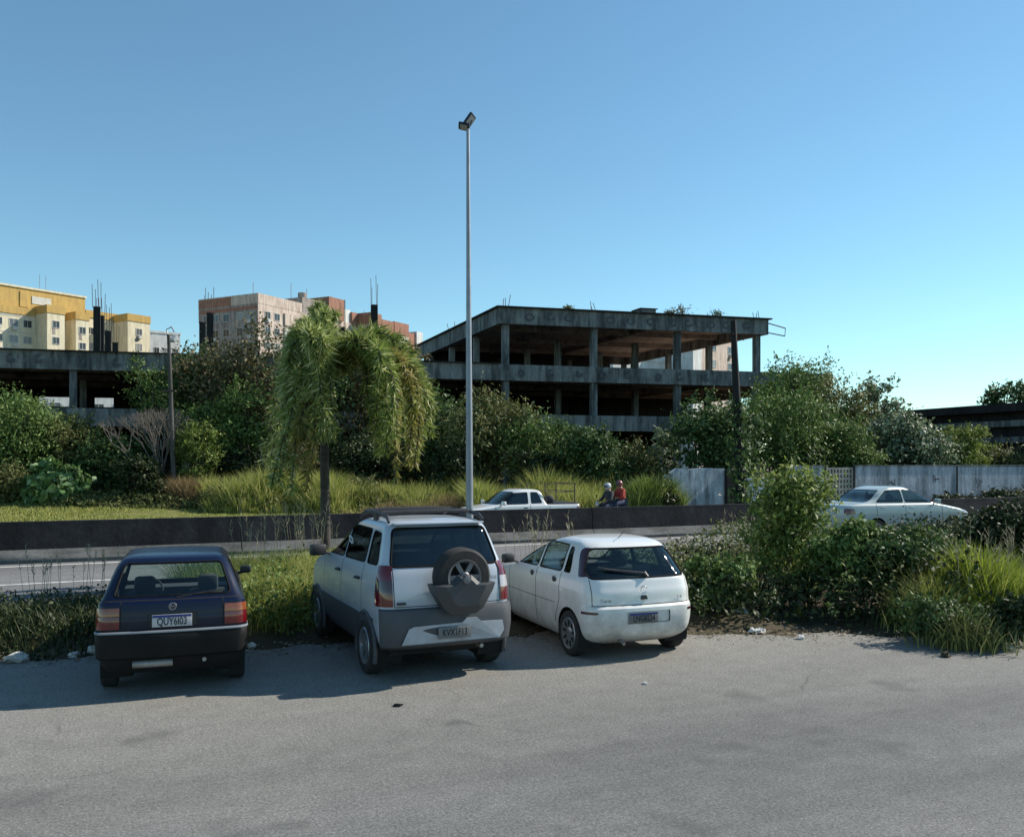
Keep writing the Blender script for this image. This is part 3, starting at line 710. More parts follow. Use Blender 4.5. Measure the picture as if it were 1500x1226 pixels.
# ------------------------------------------------------------------ the navy hatchback
def navy_car():
    o = thing('parked_car', 'small old navy blue hatchback with amber and red tail lamps and a big dark bumper', 'car', (-3.86, 10.16, 0), R(19))
    L, ym = 3.8, 1.18
    f = lambda z, yr, yf, w, rr=.10, rf=.2, br=.04, bf=.08: (z, yr, yf, w, rr, rf, br, bf)
    bm = loft([f(.22, -.45, 2.9, .66), f(.34, -.60, 3.0, .735), f(.46, -.66, 3.05, .755), f(.70, -.68, 3.05, .768), f(.76, -.68, 3.0, .772),
               f(.82, -.677, 2.85, .772), f(.87, -.67, 2.35, .770), f(.895, -.668, 2.18, .768), f(.94, -.66, 2.10, .764), f(.985, -.65, 2.02, .758), f(1.015, -.62, 1.98, .738), f(1.05, -.585, 1.92, .720), f(1.38, -.27, 1.28, .575),
               f(1.42, -.21, 1.16, .545), f(1.448, -.10, 1.0, .49), f(1.46, .1, .85, .38), f(1.466, .4, .7, .2)], .02, ym, L)
    pv = {}
    take(bm, cut(bm, 'B', rpoly([(-.600, 1.06), (.600, 1.06), (.500, 1.382), (-.500, 1.382)], .05)), 'rear_window', K['g_rear'], o, -.004, .013)
    take(bm, cut(bm, 'F', rpoly([(-.68, .905), (.68, .905), (.51, 1.41), (-.51, 1.41)], .05)), 'windshield', K['g_pure'], o, -.004, .012)
    for s in 'LR':
        take(bm, cut(bm, s, rpoly([(-.30, 1.06), (.36, 1.05), (.34, 1.37), (-.08, 1.36)], .04)), 'quarter_window', K['g_clear'], o, -.004, .011)
        take(bm, cut(bm, s, rpoly([(.46, 1.05), (1.82, 1.04), (1.36, 1.36), (.44, 1.375)], .04)), 'door_window', K['g_clear'], o, -.004, .011)
    for sg in (-1, 1):
        a = [(sg * .53, .735), (sg * .80, .735), (sg * .80, .865), (sg * .53, .865)]
        b = [(sg * .53, .872), (sg * .80, .872), (sg * .80, .955), (sg * .53, .955)]
        tl = take(bm, cut(bm, 'B', a), 'tail_lamp', K['red_lens'], o, .010, thick=.02)
        take(bm, cut(bm, 'B', b), 'indicator_lens', K['amber_lens'], tl, .010, thick=.02)
        sd = 'R' if sg > 0 else 'L'
        take(bm, cut(bm, sd, [(-.64, .735), (-.50, .735), (-.50, .865), (-.64, .865)]), 'side_lens', K['red_lens'], tl, .008, thick=.015)
        take(bm, cut(bm, sd, [(-.64, .872), (-.52, .872), (-.52, .955), (-.64, .955)]), 'side_lens', K['amber_lens'], tl, .008, thick=.015)
        groove(bm, sd, vline(.42, .42, .42, 1.04)); groove(bm, sd, vline(1.72, .35, 1.72, 1.0)); groove(bm, sd, vline(-.62, .66, 2.8, .66, .010))
    groove(bm, 'B', [(-.70, 1.018), (.70, 1.018), (.70, 1.028), (-.70, 1.028)])
    for sx in (-.515, .515): groove(bm, 'B', [(sx - .005, .74), (sx + .005, .74), (sx + .005, 1.015), (sx - .005, 1.015)])
    take(bm, cut(bm, 'B', rpoly([(-.25, .735), (.25, .735), (.25, .885), (-.25, .885)], .02)), 'plate_recess', K['black_plastic'], o, -.012)
    for y in (0, 2.35):
        wheel_arch(bm, y, .325, .29, .76, o)
    finish(bm, 'body', [K['blue_paint'], K['gap']], o, .45)
    for y in (0, 2.35):
        for sg in (-1, 1): make_wheel(.285, .17, o, 'cap', sg * .675, y, 8)
    b = shell_strip([(.40, -.60, .735, .10, .05), (.415, -.70, .765, .11, .05), (.44, -.735, .778, .11, .05), (.60, -.75, .785, .11, .05), (.690, -.742, .785, .11, .05), (.712, -.72, .778, .11, .05), (.722, -.64, .757, .10, .05)], -.30, ym, L)
    bo = b.build('rear_bumper', K['bumper_dark'], o, smooth=True)
    b2 = shell_strip([(.694, -.747, .790, .11, .05), (.706, -.745, .792, .11, .05), (.716, -.724, .786, .11, .05)], -.30, ym, L)
    b2.build('bumper_trim', K['steel'], bo, smooth=True)
    plate(o, 'QUY6I03', K['plate_white'], -.005, -.70, .81, .40, .13)
    e = MB(); M = Matrix.Translation((0, -.672, .955)) @ Matrix.Rotation(R(90), 4, 'X')
    e.tube([M @ Vector((.036 * math.cos(R(a)), .036 * math.sin(R(a)), 0)) for a in range(0, 360, 18)], .006, 6, closed=True)
    e.tube([M @ Vector(p) for p in ((-.022, .024, 0), (0, -.006, 0), (.022, .024, 0))], .004, 5); e.tube([M @ Vector(p) for p in ((-.028, .008, 0), (-.012, -.028, 0), (0, -.004, 0), (.012, -.028, 0), (.028, .008, 0))], .004, 5)
    e.build('emblem', K['chrome'], o, smooth=True)
    x = MB(); x.tube([(-.40, -.645, .355), (.0, -.645, .355)], .042, 14); x.build('muffler', K['muffler'], o, smooth=True)
    MB().tube([(.18, -.40, .36), (.32, -.60, .375), (.32, -.72, .375)], .022, 10).build('tailpipe', K['muffler'], o, smooth=True)
    MB().box(-.62, -.35, .25, .62, 2.6, .36).build('underbody', K['gap'], o)
    it = MB(); it.box(-.63, -.56, .96, .63, -.1, .975); it.box(-.66, 1.6, .6, .66, 1.95, .87); it.box(-.68, -.4, .4, .68, 2.2, .5)
    it.build('cabin_trim', K['trim'], o)
    seats(o, (-.36, .36), .82, .5, 1.15, .44, rear=(-.02, .55, .98, .6))
    MB().box(-.12, -.015, -.035, .12, .015, .035, M=Matrix.Translation((.02, 1.12, 1.335))).build('inside_mirror', K['black_plastic'], o, bevel=.012)
    sw = MB(); sw.tube([(-.36 + .17 * math.cos(R(a)), 1.42 + .06 * math.sin(R(a)), 0.86 + .15 * math.sin(R(a))) for a in range(0, 360, 20)], .013, 6, closed=True); sw.build('steering_wheel', K['black_plastic'], o)
    mirror_on(o, 1, .745, 1.55, 1.04, .72)
    wp = MB(); wp.tube([(.04, -.60, 1.04), (.30, -.555, 1.075), (.52, -.53, 1.10)], .008, 5); wp.build('rear_wiper', K['black_plastic'], o)
    for sg in (-1, 1): MB().box(sg * .765 - .01, .50, .90, sg * .765 + .015, .64, .935).build('door_handle', K['black_plastic'], o, bevel=.006)
    return o
# ------------------------------------------------------------------ the white SUV with a spare wheel
def suv():
    o = thing('parked_car', 'tall silver white car with grey lower cladding and spare wheel on its tailgate', 'car', (-1.0, 10.86, 0), R(25))
    L, ym = 3.95, 1.25
    f = lambda z, yr, yf, w, rr=.15, rf=.3, br=.05, bf=.12: (z, yr, yf, w, rr, rf, br, bf)
    bm = loft([f(.26, -.40, 3.0, .70), f(.42, -.58, 3.1, .785), f(.58, -.64, 3.17, .815), f(.80, -.65, 3.18, .828), f(.98, -.64, 3.1, .828),
               f(1.12, -.615, 2.85, .818), f(1.22, -.59, 2.4, .80), f(1.27, -.57, 2.15, .782), f(1.32, -.545, 2.02, .765), f(1.66, -.38, 1.34, .665),
               f(1.735, -.33, 1.16, .635), f(1.79, -.22, .95, .58), f(1.815, .0, .75, .45), f(1.825, .35, .6, .2)], .03, ym, L)
    take(bm, cut(bm, 'B', rpoly([(-.665, 1.30), (.665, 1.30), (.575, 1.725), (-.575, 1.725)], .06)), 'rear_window', K['g_dark'], o, -.004, .016)
    take(bm, cut(bm, 'F', rpoly([(-.66, 1.32), (.66, 1.32), (.56, 1.72), (-.56, 1.72)], .06)), 'windshield', K['g_clear'], o, -.004, .012)
    for s in 'LR':
        take(bm, cut(bm, s, rpoly([(-.30, 1.31), (.10, 1.30), (.14, 1.68), (-.15, 1.66)], .05)), 'quarter_window', K['g_dark'], o, -.004, .012)
        take(bm, cut(bm, s, rpoly([(.19, 1.30), (1.08, 1.285), (1.06, 1.70), (.23, 1.69)], .05)), 'rear_door_window', K['g_dark'], o, -.004, .012)
        take(bm, cut(bm, s, rpoly([(1.15, 1.285), (2.05, 1.27), (1.46, 1.66), (1.13, 1.70)], .05)), 'front_door_window', K['g_mid'], o, -.004, .012)
        groove(bm, s, vline(1.11, .42, 1.11, 1.27)); groove(bm, s, vline(2.08, .42, 2.08, 1.24)); groove(bm, s, vline(.17, .72, .17, 1.28))
        take(bm, cut(bm, s, [(-.3, .30), (2.9, .30), (2.9, .70), (-.3, .70)]), 'lower_cladding', K['cladding'], o, .014, thick=.02)
    for sg in (-1, 1):
        sd = 'R' if sg > 0 else 'L'
        bk = lambda z0, z1: [(sg * .665, z0), (sg * .9, z0), (sg * .9, z1), (sg * .665, z1)]
        si = lambda z0, z1: [(-.60, z0), (-.41, z0), (-.41, z1), (-.60, z1)]
        cols = ('red_lens', 'clear_lens', 'red_lens') if sg > 0 else ('red_lens', 'dark_lens', 'red_lens')
        prev = None
        for (z0, z1), kk, nm in zip(((.865, 1.015), (1.015, 1.15), (1.15, 1.315)), cols, ('tail_lamp', 'reverse_lens', 'brake_lens')):
            p = take(bm, cut(bm, 'B', bk(z0, z1), lambda c: abs(c.x) > .5), nm, K[kk], prev or o, .012, thick=.02)
            prev = prev or p
            take(bm, cut(bm, sd, si(z0, z1), lambda c: c.y < -.3), 'side_lens', K[kk], prev, .012, thick=.02)
    groove(bm, 'B', [(-.645, .853), (.645, .853), (.645, .862), (-.645, .862)])
    for sx in (-.65, .65): groove(bm, 'B', [(sx - .005, .86), (sx + .005, .86), (sx + .005, 1.29), (sx - .005, 1.29)])
    for y in (0, 2.50):
        wheel_arch(bm, y, .385, .335, .82, o)
    finish(bm, 'body', [K['silver_paint'], K['gap']], o, .42)
    for y in (0, 2.5):
        for sg in (-1, 1):
            m = MB(); m.tube([(sg * (.822 - .03 * (abs(y - 1.25) / 1.9) ** 2), y + .40 * math.cos(R(a)), .335 + .40 * math.sin(R(a))) for a in range(-20, 201, 10)], .028, 8)
            m.build('arch_trim', K['cladding'], o, smooth=True)
            make_wheel(.33, .2, o, 'spoke', sg * .735, y, 6)
    b = shell_strip([(.36, -.50, .76, .16, .06), (.38, -.66, .80, .18, .06), (.42, -.725, .825, .18, .06), (.60, -.755, .838, .18, .06), (.76, -.745, .842, .18, .06), (.825, -.72, .838, .17, .06), (.845, -.62, .81, .15, .05)], -.33, ym, L)
    bo = b.build('rear_bumper', K['cladding'], o, smooth=True)
    ins = MB(); pr = [(-.60, .445), (.60, .445), (.66, .53), (.64, .645), (.36, .655), (.30, .705), (.17, .705), (.12, .66), (-.46, .645), (-.52, .62)]
    n = len(pr); ins.add([(x, -.765 + .05 * (x / .8) ** 2, z) for x, z in pr] + [(x * .97, -.71 + .05 * (x / .8) ** 2, z) for x, z in pr], [tuple(range(n))] + [(i, n + i, n + (i + 1) % n, (i + 1) % n) for i in range(n)])
    ins.build('bumper_insert', K['silver_paint'], bo)
    plate(o, 'KVX1F13', K['plate_grey'], .02, -.775, .555, .40, .13, blue=False)
    # spare wheel on the tailgate, its lower half in a moulded cover
    M = Matrix.Translation((.10, -.77, 1.19)) @ Matrix.Rotation(R(90), 4, 'X')
    r = .33
    t = MB(); t.lathe([(.20, -.10), (.22, -.115), (r - .03, -.11), (r, -.07), (r, .07), (r - .03, .11), (.22, .115), (.20, .10)], 40, M=M, closed=True)
    sp = t.build('spare_wheel', K['tyre'], o, smooth=True)
    m = MB(); m.lathe([(.215, .10), (.205, .118), (.18, .11), (.165, .05)], 40, 0, M); m.lathe([(.16, .04), (.01, .035)], 30, 1, M)
    for k in range(6):
        Rk = M @ Matrix.Rotation(math.pi * 2 * k / 6, 4, 'Z')
        m.box(.04, -.026, .05, .185, .026, .105, 0, Rk)
    m.lathe([(0, .13), (.05, .13), (.06, .12), (.06, .05)], 20, 0, M)
    m.build('spare_rim', [K['shaded_dull_alloy'], K['gap']], sp, smooth=True)
    c = MB()                                           # cover: hexagonal bowl with a peaked top
    outer = [(-.385, -.075), (-.20, -.065), (-.085, .035), (.085, .035), (.20, -.065), (.385, -.075), (.36, -.15), (.235, -.36), (.14, -.42), (-.14, -.42), (-.235, -.36), (-.36, -.15)]
    inner = [(x * .62, -.12 + (y + .12) * .66) for x, y in outer]
    n = len(outer)
    vs = [M @ Vector((x, y, -.08)) for x, y in outer] + [M @ Vector((x, y, .10)) for x, y in outer] + [M @ Vector((x, y, .175)) for x, y in inner]
    fs = [(i, (i + 1) % n, n + (i + 1) % n, n + i) for i in range(n)] + [(n + i, n + (i + 1) % n, 2 * n + (i + 1) % n, 2 * n + i) for i in range(n)] + [tuple(2 * n + i for i in range(n))]
    c.add(vs, fs); c.build('spare_wheel_cover', K['cover_grey'], sp, smooth=True, sharp=28)
    MB().lathe([(0, .21), (.045, .205), (.055, .175)], 20, M=M @ Matrix.Translation((0, -.02, -.01))).build('cover_badge', K['shaded_dull_alloy'], sp, smooth=True)
    MB().box(-.05, -.03, -.012, .05, .02, .012, M=Matrix.Translation((-.58, -.655, .90))).build('tailgate_handle', K['black_plastic'], o, bevel=.006)
    text_on('tailgate_script', 'Idea', .085, K['steel'], o, Matrix.Translation((.47, -.640, 1.12)) @ Matrix.Rotation(R(6), 4, 'Z') @ Matrix.Rotation(R(90), 4, 'X'))
    for sg in (-1, 1):
        rl = MB(); rl.tube([(sg * .60, -.24, 1.795), (sg * .585, -.12, 1.855), (sg * .575, .3, 1.885), (sg * .57, .8, 1.875), (sg * .57, 1.0, 1.83), (sg * .58, 1.08, 1.77)], [.016, .026, .026, .026, .022, .014], 8)
        rl.box(sg * .575 - .02, .3, 1.79, sg * .575 + .02, .42, 1.875)
        rl.build('roof_rail', K['black_plastic'], o, smooth=True)
    for y in (.12, .78): MB().tube([(-.59, y, 1.885), (-.3, y, 1.90), (.3, y, 1.90), (.59, y, 1.885)], .022, 8).build('roof_bar', K['black_plastic'], o, smooth=True)
    it = MB(); it.box(-.7, -.5, 1.1, .7, -.1, 1.12); it.box(-.7, 1.6, .9, .7, 2.1, 1.25); it.box(-.72, -.4, .45, .72, 2.3, .55); it.build('cabin_trim', K['trim'], o)
    seats(o, (-.37, .37), .85, .6, 1.5, .46, rear=(.05, .65, 1.25, .62))
    for x in (-.36, .36): MB().box(x - .12, -.04, 1.24, x + .12, .06, 1.42).build('rear_headrest', K['seat'], o, bevel=.04)
    for sg in (-1, 1):
        mirror_on(o, sg, .80, 1.92, 1.27, 1.1)
        for y in (.30, 1.24): MB().tube([(sg * .83, y - .06, 1.105), (sg * .862, y, 1.11), (sg * .83, y + .06, 1.105)], .018, 8).build('door_handle', K['black_plastic'], o, smooth=True)
    MB().box(-.56, -.36, 1.765, .56, -.2, 1.785, M=None).build('rear_spoiler_lip', K['silver_paint'], o, bevel=.008)
    # pale stickers on the rear door glass
    st_ = MB(); Ms = Matrix.Translation((-.768, .82, 1.52)) @ Matrix.Rotation(R(-16.5), 4, 'Y') @ Matrix.Rotation(R(-90), 4, 'Y')
    st_.tube([Ms @ Vector((.05 * math.cos(R(a)), .07 * math.sin(R(a)), 0)) for a in range(0, 360, 24)], .010, 5, closed=True)
    for (a, b_, w) in ((-.15, .10, .03), (-.15, -.05, .09), (-.20, -.03, .06)): st_.box(a - .012, b_ - w / 2, -.004, a + .012, b_ + w / 2, .004, M=Ms)
    st_.build('window_sticker', K['decal'], o)
    MB().box(-.65, -.45, .28, .65, 2.7, .42).build('underbody', K['gap'], o)
    MB().tube([(.42, -.3, .33), (.42, -.62, .34)], .025, 10).build('tailpipe', K['muffler'], o, smooth=True)
    return o
# ------------------------------------------------------------------ the white hatchback
def white_car():
    o = thing('parked_car', 'rounded white hatchback with smoked tall tail lamps parked at the edge of the weeds', 'car', (1.47, 11.78, 0), R(21.5))
    L, ym = 3.82, 1.30
    f = lambda z, yr, yf, w, rr=.22, rf=.35, br=.07, bf=.15: (z, yr, yf, w, rr, rf, br, bf)
    bm = loft([f(.19, -.34, 2.95, .70), f(.27, -.50, 3.08, .765), f(.38, -.585, 3.17, .80), f(.55, -.615, 3.21, .815), f(.665, -.605, 3.21, .818), f(.70, -.565, 3.19, .818), f(.85, -.545, 3.05, .820),
               f(.92, -.52, 2.7, .812), f(.97, -.505, 2.35, .803), f(1.0, -.495, 2.15, .795), f(1.04, -.47, 2.06, .775), f(1.09, -.43, 1.96, .752), f(1.36, -.22, 1.28, .640),
               f(1.43, -.14, 1.08, .590), f(1.475, .02, .92, .505), f(1.495, .25, .8, .38), f(1.502, .45, .7, .2)], .045, ym, L)
    take(bm, cut(bm, 'B', rpoly([(-.675, 1.03), (.675, 1.03), (.70, 1.10), (.555, 1.385), (-.555, 1.385), (-.70, 1.10)], .07)), 'rear_window', K['g_rear'], o, -.004, .014)
    take(bm, cut(bm, 'F', rpoly([(-.69, 1.01), (.69, 1.01), (.55, 1.40), (-.55, 1.40)], .06)), 'windshield', K['g_pure'], o, -.004, .012)
    for s in 'LR':
        take(bm, cut(bm, s, rpoly([(-.335, 1.05), (-.215, 1.035), (-.16, 1.10), (-.03, 1.34), (-.045, 1.39), (-.12, 1.39), (-.27, 1.20)], .03)), 'tail_lamp', K['dark_lens'], o, .006, thick=.02)
        take(bm, cut(bm, s, rpoly([(.05, 1.065), (.225, 1.06), (.25, 1.385), (.16, 1.37)], .03)), 'quarter_window', K['g_dark'], o, -.004, .010)
        take(bm, cut(bm, s, rpoly([(.30, 1.06), (1.00, 1.05), (.97, 1.41), (.33, 1.40)], .05)), 'rear_door_window', K['g_mid'], o, -.004, .010)
        take(bm, cut(bm, s, rpoly([(1.07, 1.05), (2.02, 1.04), (1.42, 1.37), (1.04, 1.41)], .05)), 'front_door_window', K['g_mid'], o, -.004, .010)
        groove(bm, s, vline(1.035, .30, 1.035, 1.04)); groove(bm, s, vline(.27, .70, .27, 1.05)); groove(bm, s, vline(.27, .70, .42, .38)); groove(bm, s, vline(2.05, .3, 2.05, 1.0))
        groove(bm, s, vline(.40, .635, 2.1, .635, .004))
        take(bm, cut(bm, s, rpoly([(-.55, .60), (-.36, .60), (-.36, .63), (-.55, .63)], .01)), 'bumper_reflector', K['dark_lens'], o, .006, thick=.01)
    groove(bm, 'B', [(-.70, .695), (.70, .695), (.70, .706), (-.70, .706)])
    for sx in (-.69, .69): groove(bm, 'B', [(sx - .004, .70), (sx + .004, .70), (sx + .004, 1.02), (sx - .004, 1.02)])
    take(bm, cut(bm, 'B', rpoly([(-.26, .47), (.36, .47), (.36, .62), (-.26, .62)], .02)), 'plate_recess', K['white_paint'], o, -.018)
    for y in (0, 2.49):
        wheel_arch(bm, y, .335, .295, .80, o)
    finish(bm, 'body', [K['white_paint'], K['gap']], o)
    for y in (0, 2.49):
        for sg in (-1, 1): make_wheel(.292, .18, o, 'cap', sg * .715, y, 9, .70)
    plate(o, 'LNG8224', K['plate_grey'], -.04, -.63, .545, .40, .13)
    e = MB(); M = Matrix.Translation((0, -.555, .885)) @ Matrix.Rotation(R(90), 4, 'X')
    e.tube([M @ Vector((.045 * math.cos(R(a)), .045 * math.sin(R(a)), 0)) for a in range(20, 340, 16)], .006, 5); e.build('emblem', K['chrome'], o)
    MB().add([M @ Vector(p) for p in ((-.05, -.12, 0), (.05, -.12, 0), (.03, -.07, 0), (-.03, -.07, 0), (-.05, -.12, .02), (.05, -.12, .02), (.03, -.07, .015), (-.03, -.07, .015))], [(0, 1, 2, 3), (4, 7, 6, 5), (0, 4, 5, 1), (1, 5, 6, 2), (2, 6, 7, 3), (3, 7, 4, 0)]).build('tailgate_lock', K['black_plastic'], o)
    for sx, bd in ((-.60, 'Corsa'), (.50, '1.4')):
        text_on('tailgate_script', bd, .06, K['steel'], o, Matrix.Translation((sx, -.552 + .055 * (sx / .8) ** 2 - .004, .745)) @ Matrix.Rotation(R(5 if sx > 0 else -5), 4, 'Z') @ Matrix.Rotation(R(90), 4, 'X'))
    w = MB(); w.tube([(.08, -.50, 1.035), (.05, -.47, 1.09)], .026, 8); w.tube([(.06, -.485, 1.085), (-.20, -.445, 1.115), (-.48, -.40, 1.145)], [.016, .013, .008], 6); w.tube([(-.12, -.455, 1.10), (-.56, -.37, 1.165)], .011, 5); w.build('rear_wiper', K['black_plastic'], o, smooth=True)
    it = MB(); it.box(-.66, -.36, .985, .66, -.02, 1.0); it.box(-.68, 1.6, .8, .68, 2.0, .985); it.box(-.70, -.35, .4, .70, 2.3, .5); it.build('cabin_trim', K['trim'], o)
    seats(o, (-.36, .36), .88, .5, 1.25, .46, rear=(.12, .55, 1.02, .6))
    for x in (-.34, .34): MB().box(x - .13, .06, 1.02, x + .13, .15, 1.13).build('rear_headrest', K['seat'], o, bevel=.04)
    for sg in (-1, 1):
        mirror_on(o, sg, .785, 1.86, 1.05, .95)
        for y in (.42, 1.17):
            MB().ball((sg * .818, y, .945), (.012, .05, .038), 14, 8).build('door_handle', K['black_plastic'], o, smooth=True)
    MB().box(-.66, -.32, .22, .66, 2.7, .34).build('underbody', K['gap'], o)
    MB().tube([(-.30, -.3, .27), (-.30, -.50, .245), (-.29, -.57, .22)], .024, 10).build('tailpipe', K['muffler'], o, smooth=True)
    MB().tube([(0, .12, 1.49), (.0, -.06, 1.60)], .005, 5).build('aerial', K['black_plastic'], o)
    return o
# ------------------------------------------------------------------ the pickup and the sedan driving by
def pickup():
    c = road(0.9, 28.1)
    o = thing('pickup_truck', 'white two door pickup with a dark bed cover driving beyond the concrete barrier', 'pickup', road(14.4, 28.1), R(114.7))
    L, ym = 4.4, 1.35
    f = lambda z, yr, yf, w, rr=.10, rf=.3, br=.03, bf=.14: (z, yr, yf, w, rr, rf, br, bf)
    bm = loft([f(.25, -.70, 3.35, .72), f(.42, -.83, 3.48, .80), f(.62, -.85, 3.55, .83), f(.82, -.85, 3.5, .83), f(.92, -.84, 3.28, .825), f(1.0, -.83, 2.75, .815),
               f(1.03, -.815, 2.55, .80), f(1.04, .42, 2.48, .79), f(1.07, .46, 2.42, .78), f(1.45, .62, 1.86, .645), f(1.53, .72, 1.68, .60), f(1.565, .9, 1.5, .5), f(1.575, 1.1, 1.35, .3)], .03, ym, L)
    take(bm, cut(bm, 'F', rpoly([(-.66, 1.08), (.66, 1.08), (.55, 1.48), (-.55, 1.48)], .06)), 'windshield', K['g_mid'], o, -.004, .012)
    take(bm, cut(bm, 'B', rpoly([(-.62, 1.10), (.62, 1.10), (.54, 1.44), (-.54, 1.44)], .06)), 'rear_window', K['g_dark'], o, -.004, .012)
    for s in 'LR':
        take(bm, cut(bm, s, rpoly([(1.22, 1.08), (2.38, 1.07), (1.82, 1.44), (1.20, 1.47)], .05)), 'door_window', K['g_dark'], o, -.004, .010)
        take(bm, cut(bm, s, rpoly([(.68, 1.10), (1.10, 1.09), (1.08, 1.47), (.82, 1.46)], .05)), 'quarter_window', K['g_dark'], o, -.004, .010)
        take(bm, cut(bm, s, [(-.84, .72), (-.68, .74), (-.68, .96), (-.84, .96)]), 'tail_lamp', K['red_lens'], o, .008, thick=.02)
        groove(bm, s, vline(1.15, .4, 1.15, 1.06)); groove(bm, s, vline(2.45, .4, 2.45, 1.0)); groove(bm, s, vline(.40, .45, .40, 1.0))
    for y in (0, 2.7):
        wheel_arch(bm, y, .36, .31, .80, o)
    finish(bm, 'body', [K['white_paint'], K['gap']], o)
    for y in (0, 2.7):
        for sg in (-1, 1): make_wheel(.31, .19, o, 'spoke', sg * .72, y, 6)
    MB().box(-.72, -.78, 1.035, .72, .40, 1.085).build('bed_cover', K['black_plastic'], o, bevel=.02)
    rk = MB()
    for x in (-.70, .70):
        rk.tube([(x, -.62, 1.03), (x, -.62, 1.78)], .022, 6); rk.tube([(x, -.62, 1.48), (x, .55, 1.45)], .016, 6); rk.tube([(x, .5, 1.03), (x, .55, 1.72)], .018, 6)
        rk.tube([(x, -.62, 1.75), (x, .55, 1.72)], .010, 6)
    rk.tube([(-.70, -.62, 1.75), (.70, -.62, 1.75)], .02, 6); rk.tube([(-.70, -.62, 1.48), (.70, -.62, 1.48)], .016, 6)
    rk.build('cargo_rack', K['rust'], o)
    b = MB(); b.ball((-.45, .26, 1.2), (.22, .18, .16), 12, 8); b.build('tarpaulin_roll', K['dark_cloth'], o, smooth=True)
    seats(o, (-.36, .36), 1.25, .55, 1.35, .46)
    for sg in (-1, 1): mirror_on(o, sg, .79, 2.2, 1.08, 1.0, 'white_paint'); MB().box(sg * .82 - .012, 1.25, .93, sg * .82 + .012, 1.40, .96).build('door_handle', K['black_plastic'], o)
    return o
def sedan():
    o = thing('moving_car', 'pale white four door sedan driving past behind the weeds', 'car', road(0, 0) + Vector((8.98 + .85, 24.45 + .9, .30)), R(-71))
    L, ym = 4.7, 1.3
    f = lambda z, yr, yf, w, rr=.16, rf=.4, br=.06, bf=.2: (z, yr, yf, w, rr, rf, br, bf)
    bm = loft([f(.2, -.85, 3.35, .74), f(.38, -1.0, 3.55, .83), f(.55, -1.05, 3.62, .86), f(.72, -1.06, 3.6, .865), f(.84, -1.05, 3.4, .86), f(.93, -1.03, 3.0, .85),
               f(1.0, -.98, 2.62, .835), f(1.03, -.85, 2.48, .81), f(1.06, -.42, 2.38, .79), f(1.38, .20, 1.66, .665), f(1.46, .42, 1.46, .615), f(1.505, .62, 1.28, .53), f(1.52, .85, 1.1, .3)], .05, ym, L)
    take(bm, cut(bm, 'F', rpoly([(-.68, 1.07), (.68, 1.07), (.56, 1.42), (-.56, 1.42)], .06)), 'windshield', K['g_mid'], o, -.004, .012)
    take(bm, cut(bm, 'B', rpoly([(-.66, 1.09), (.66, 1.09), (.54, 1.41), (-.54, 1.41)], .06)), 'rear_window', K['g_mid'], o, -.004, .012)
    for s in 'LR':
        take(bm, cut(bm, s, rpoly([(1.03, 1.075), (2.20, 1.06), (1.58, 1.39), (1.01, 1.43)], .04)), 'front_door_window', K['g_clear'], o, -.004, .010)
        take(bm, cut(bm, s, rpoly([(.02, 1.085), (.95, 1.075), (.93, 1.43), (.42, 1.40)], .04)), 'rear_door_window', K['g_mid'], o, -.004, .010)
        groove(bm, s, vline(.98, .35, .98, 1.05)); groove(bm, s, vline(2.28, .35, 2.28, 1.0)); groove(bm, s, vline(.0, .7, .0, 1.05))
        take(bm, cut(bm, s, rpoly([(3.05, .72), (3.5, .68), (3.46, .80), (3.1, .86)], .03)), 'headlight', K['clear_lens'], o, .006, thick=.02)
        take(bm, cut(bm, s, rpoly([(-1.0, .75), (-.72, .78), (-.74, .92), (-1.0, .92)], .03)), 'tail_lamp', K['red_lens'], o, .006, thick=.02)
    for y in (0, 2.65):
        wheel_arch(bm, y, .36, .31, .83, o)
    finish(bm, 'body', [K['green_white_paint'], K['gap']], o)
    for y in (0, 2.65):
        for sg in (-1, 1): make_wheel(.315, .2, o, 'spoke', sg * .745, y, 8)
    seats(o, (-.38, .38), .95, .5, 1.30, .46, rear=(.0, .55, 1.1, .6))
    it = MB(); it.box(-.7, 1.75, .8, .7, 2.5, 1.03); it.box(-.7, -.3, .4, .7, 2.4, .5); it.build('cabin_trim', K['trim'], o)
    for sg in (-1, 1):
        mirror_on(o, sg, .80, 2.02, 1.07, 1.0, 'green_white_paint')
        for y in (.12, 1.10): MB().box(sg * .85 - .014, y, .925, sg * .85 + .014, y + .17, .955).build('door_handle', K['chrome'], o, bevel=.006)
    return o
navy_car(); suv(); white_car(); pickup(); sedan()

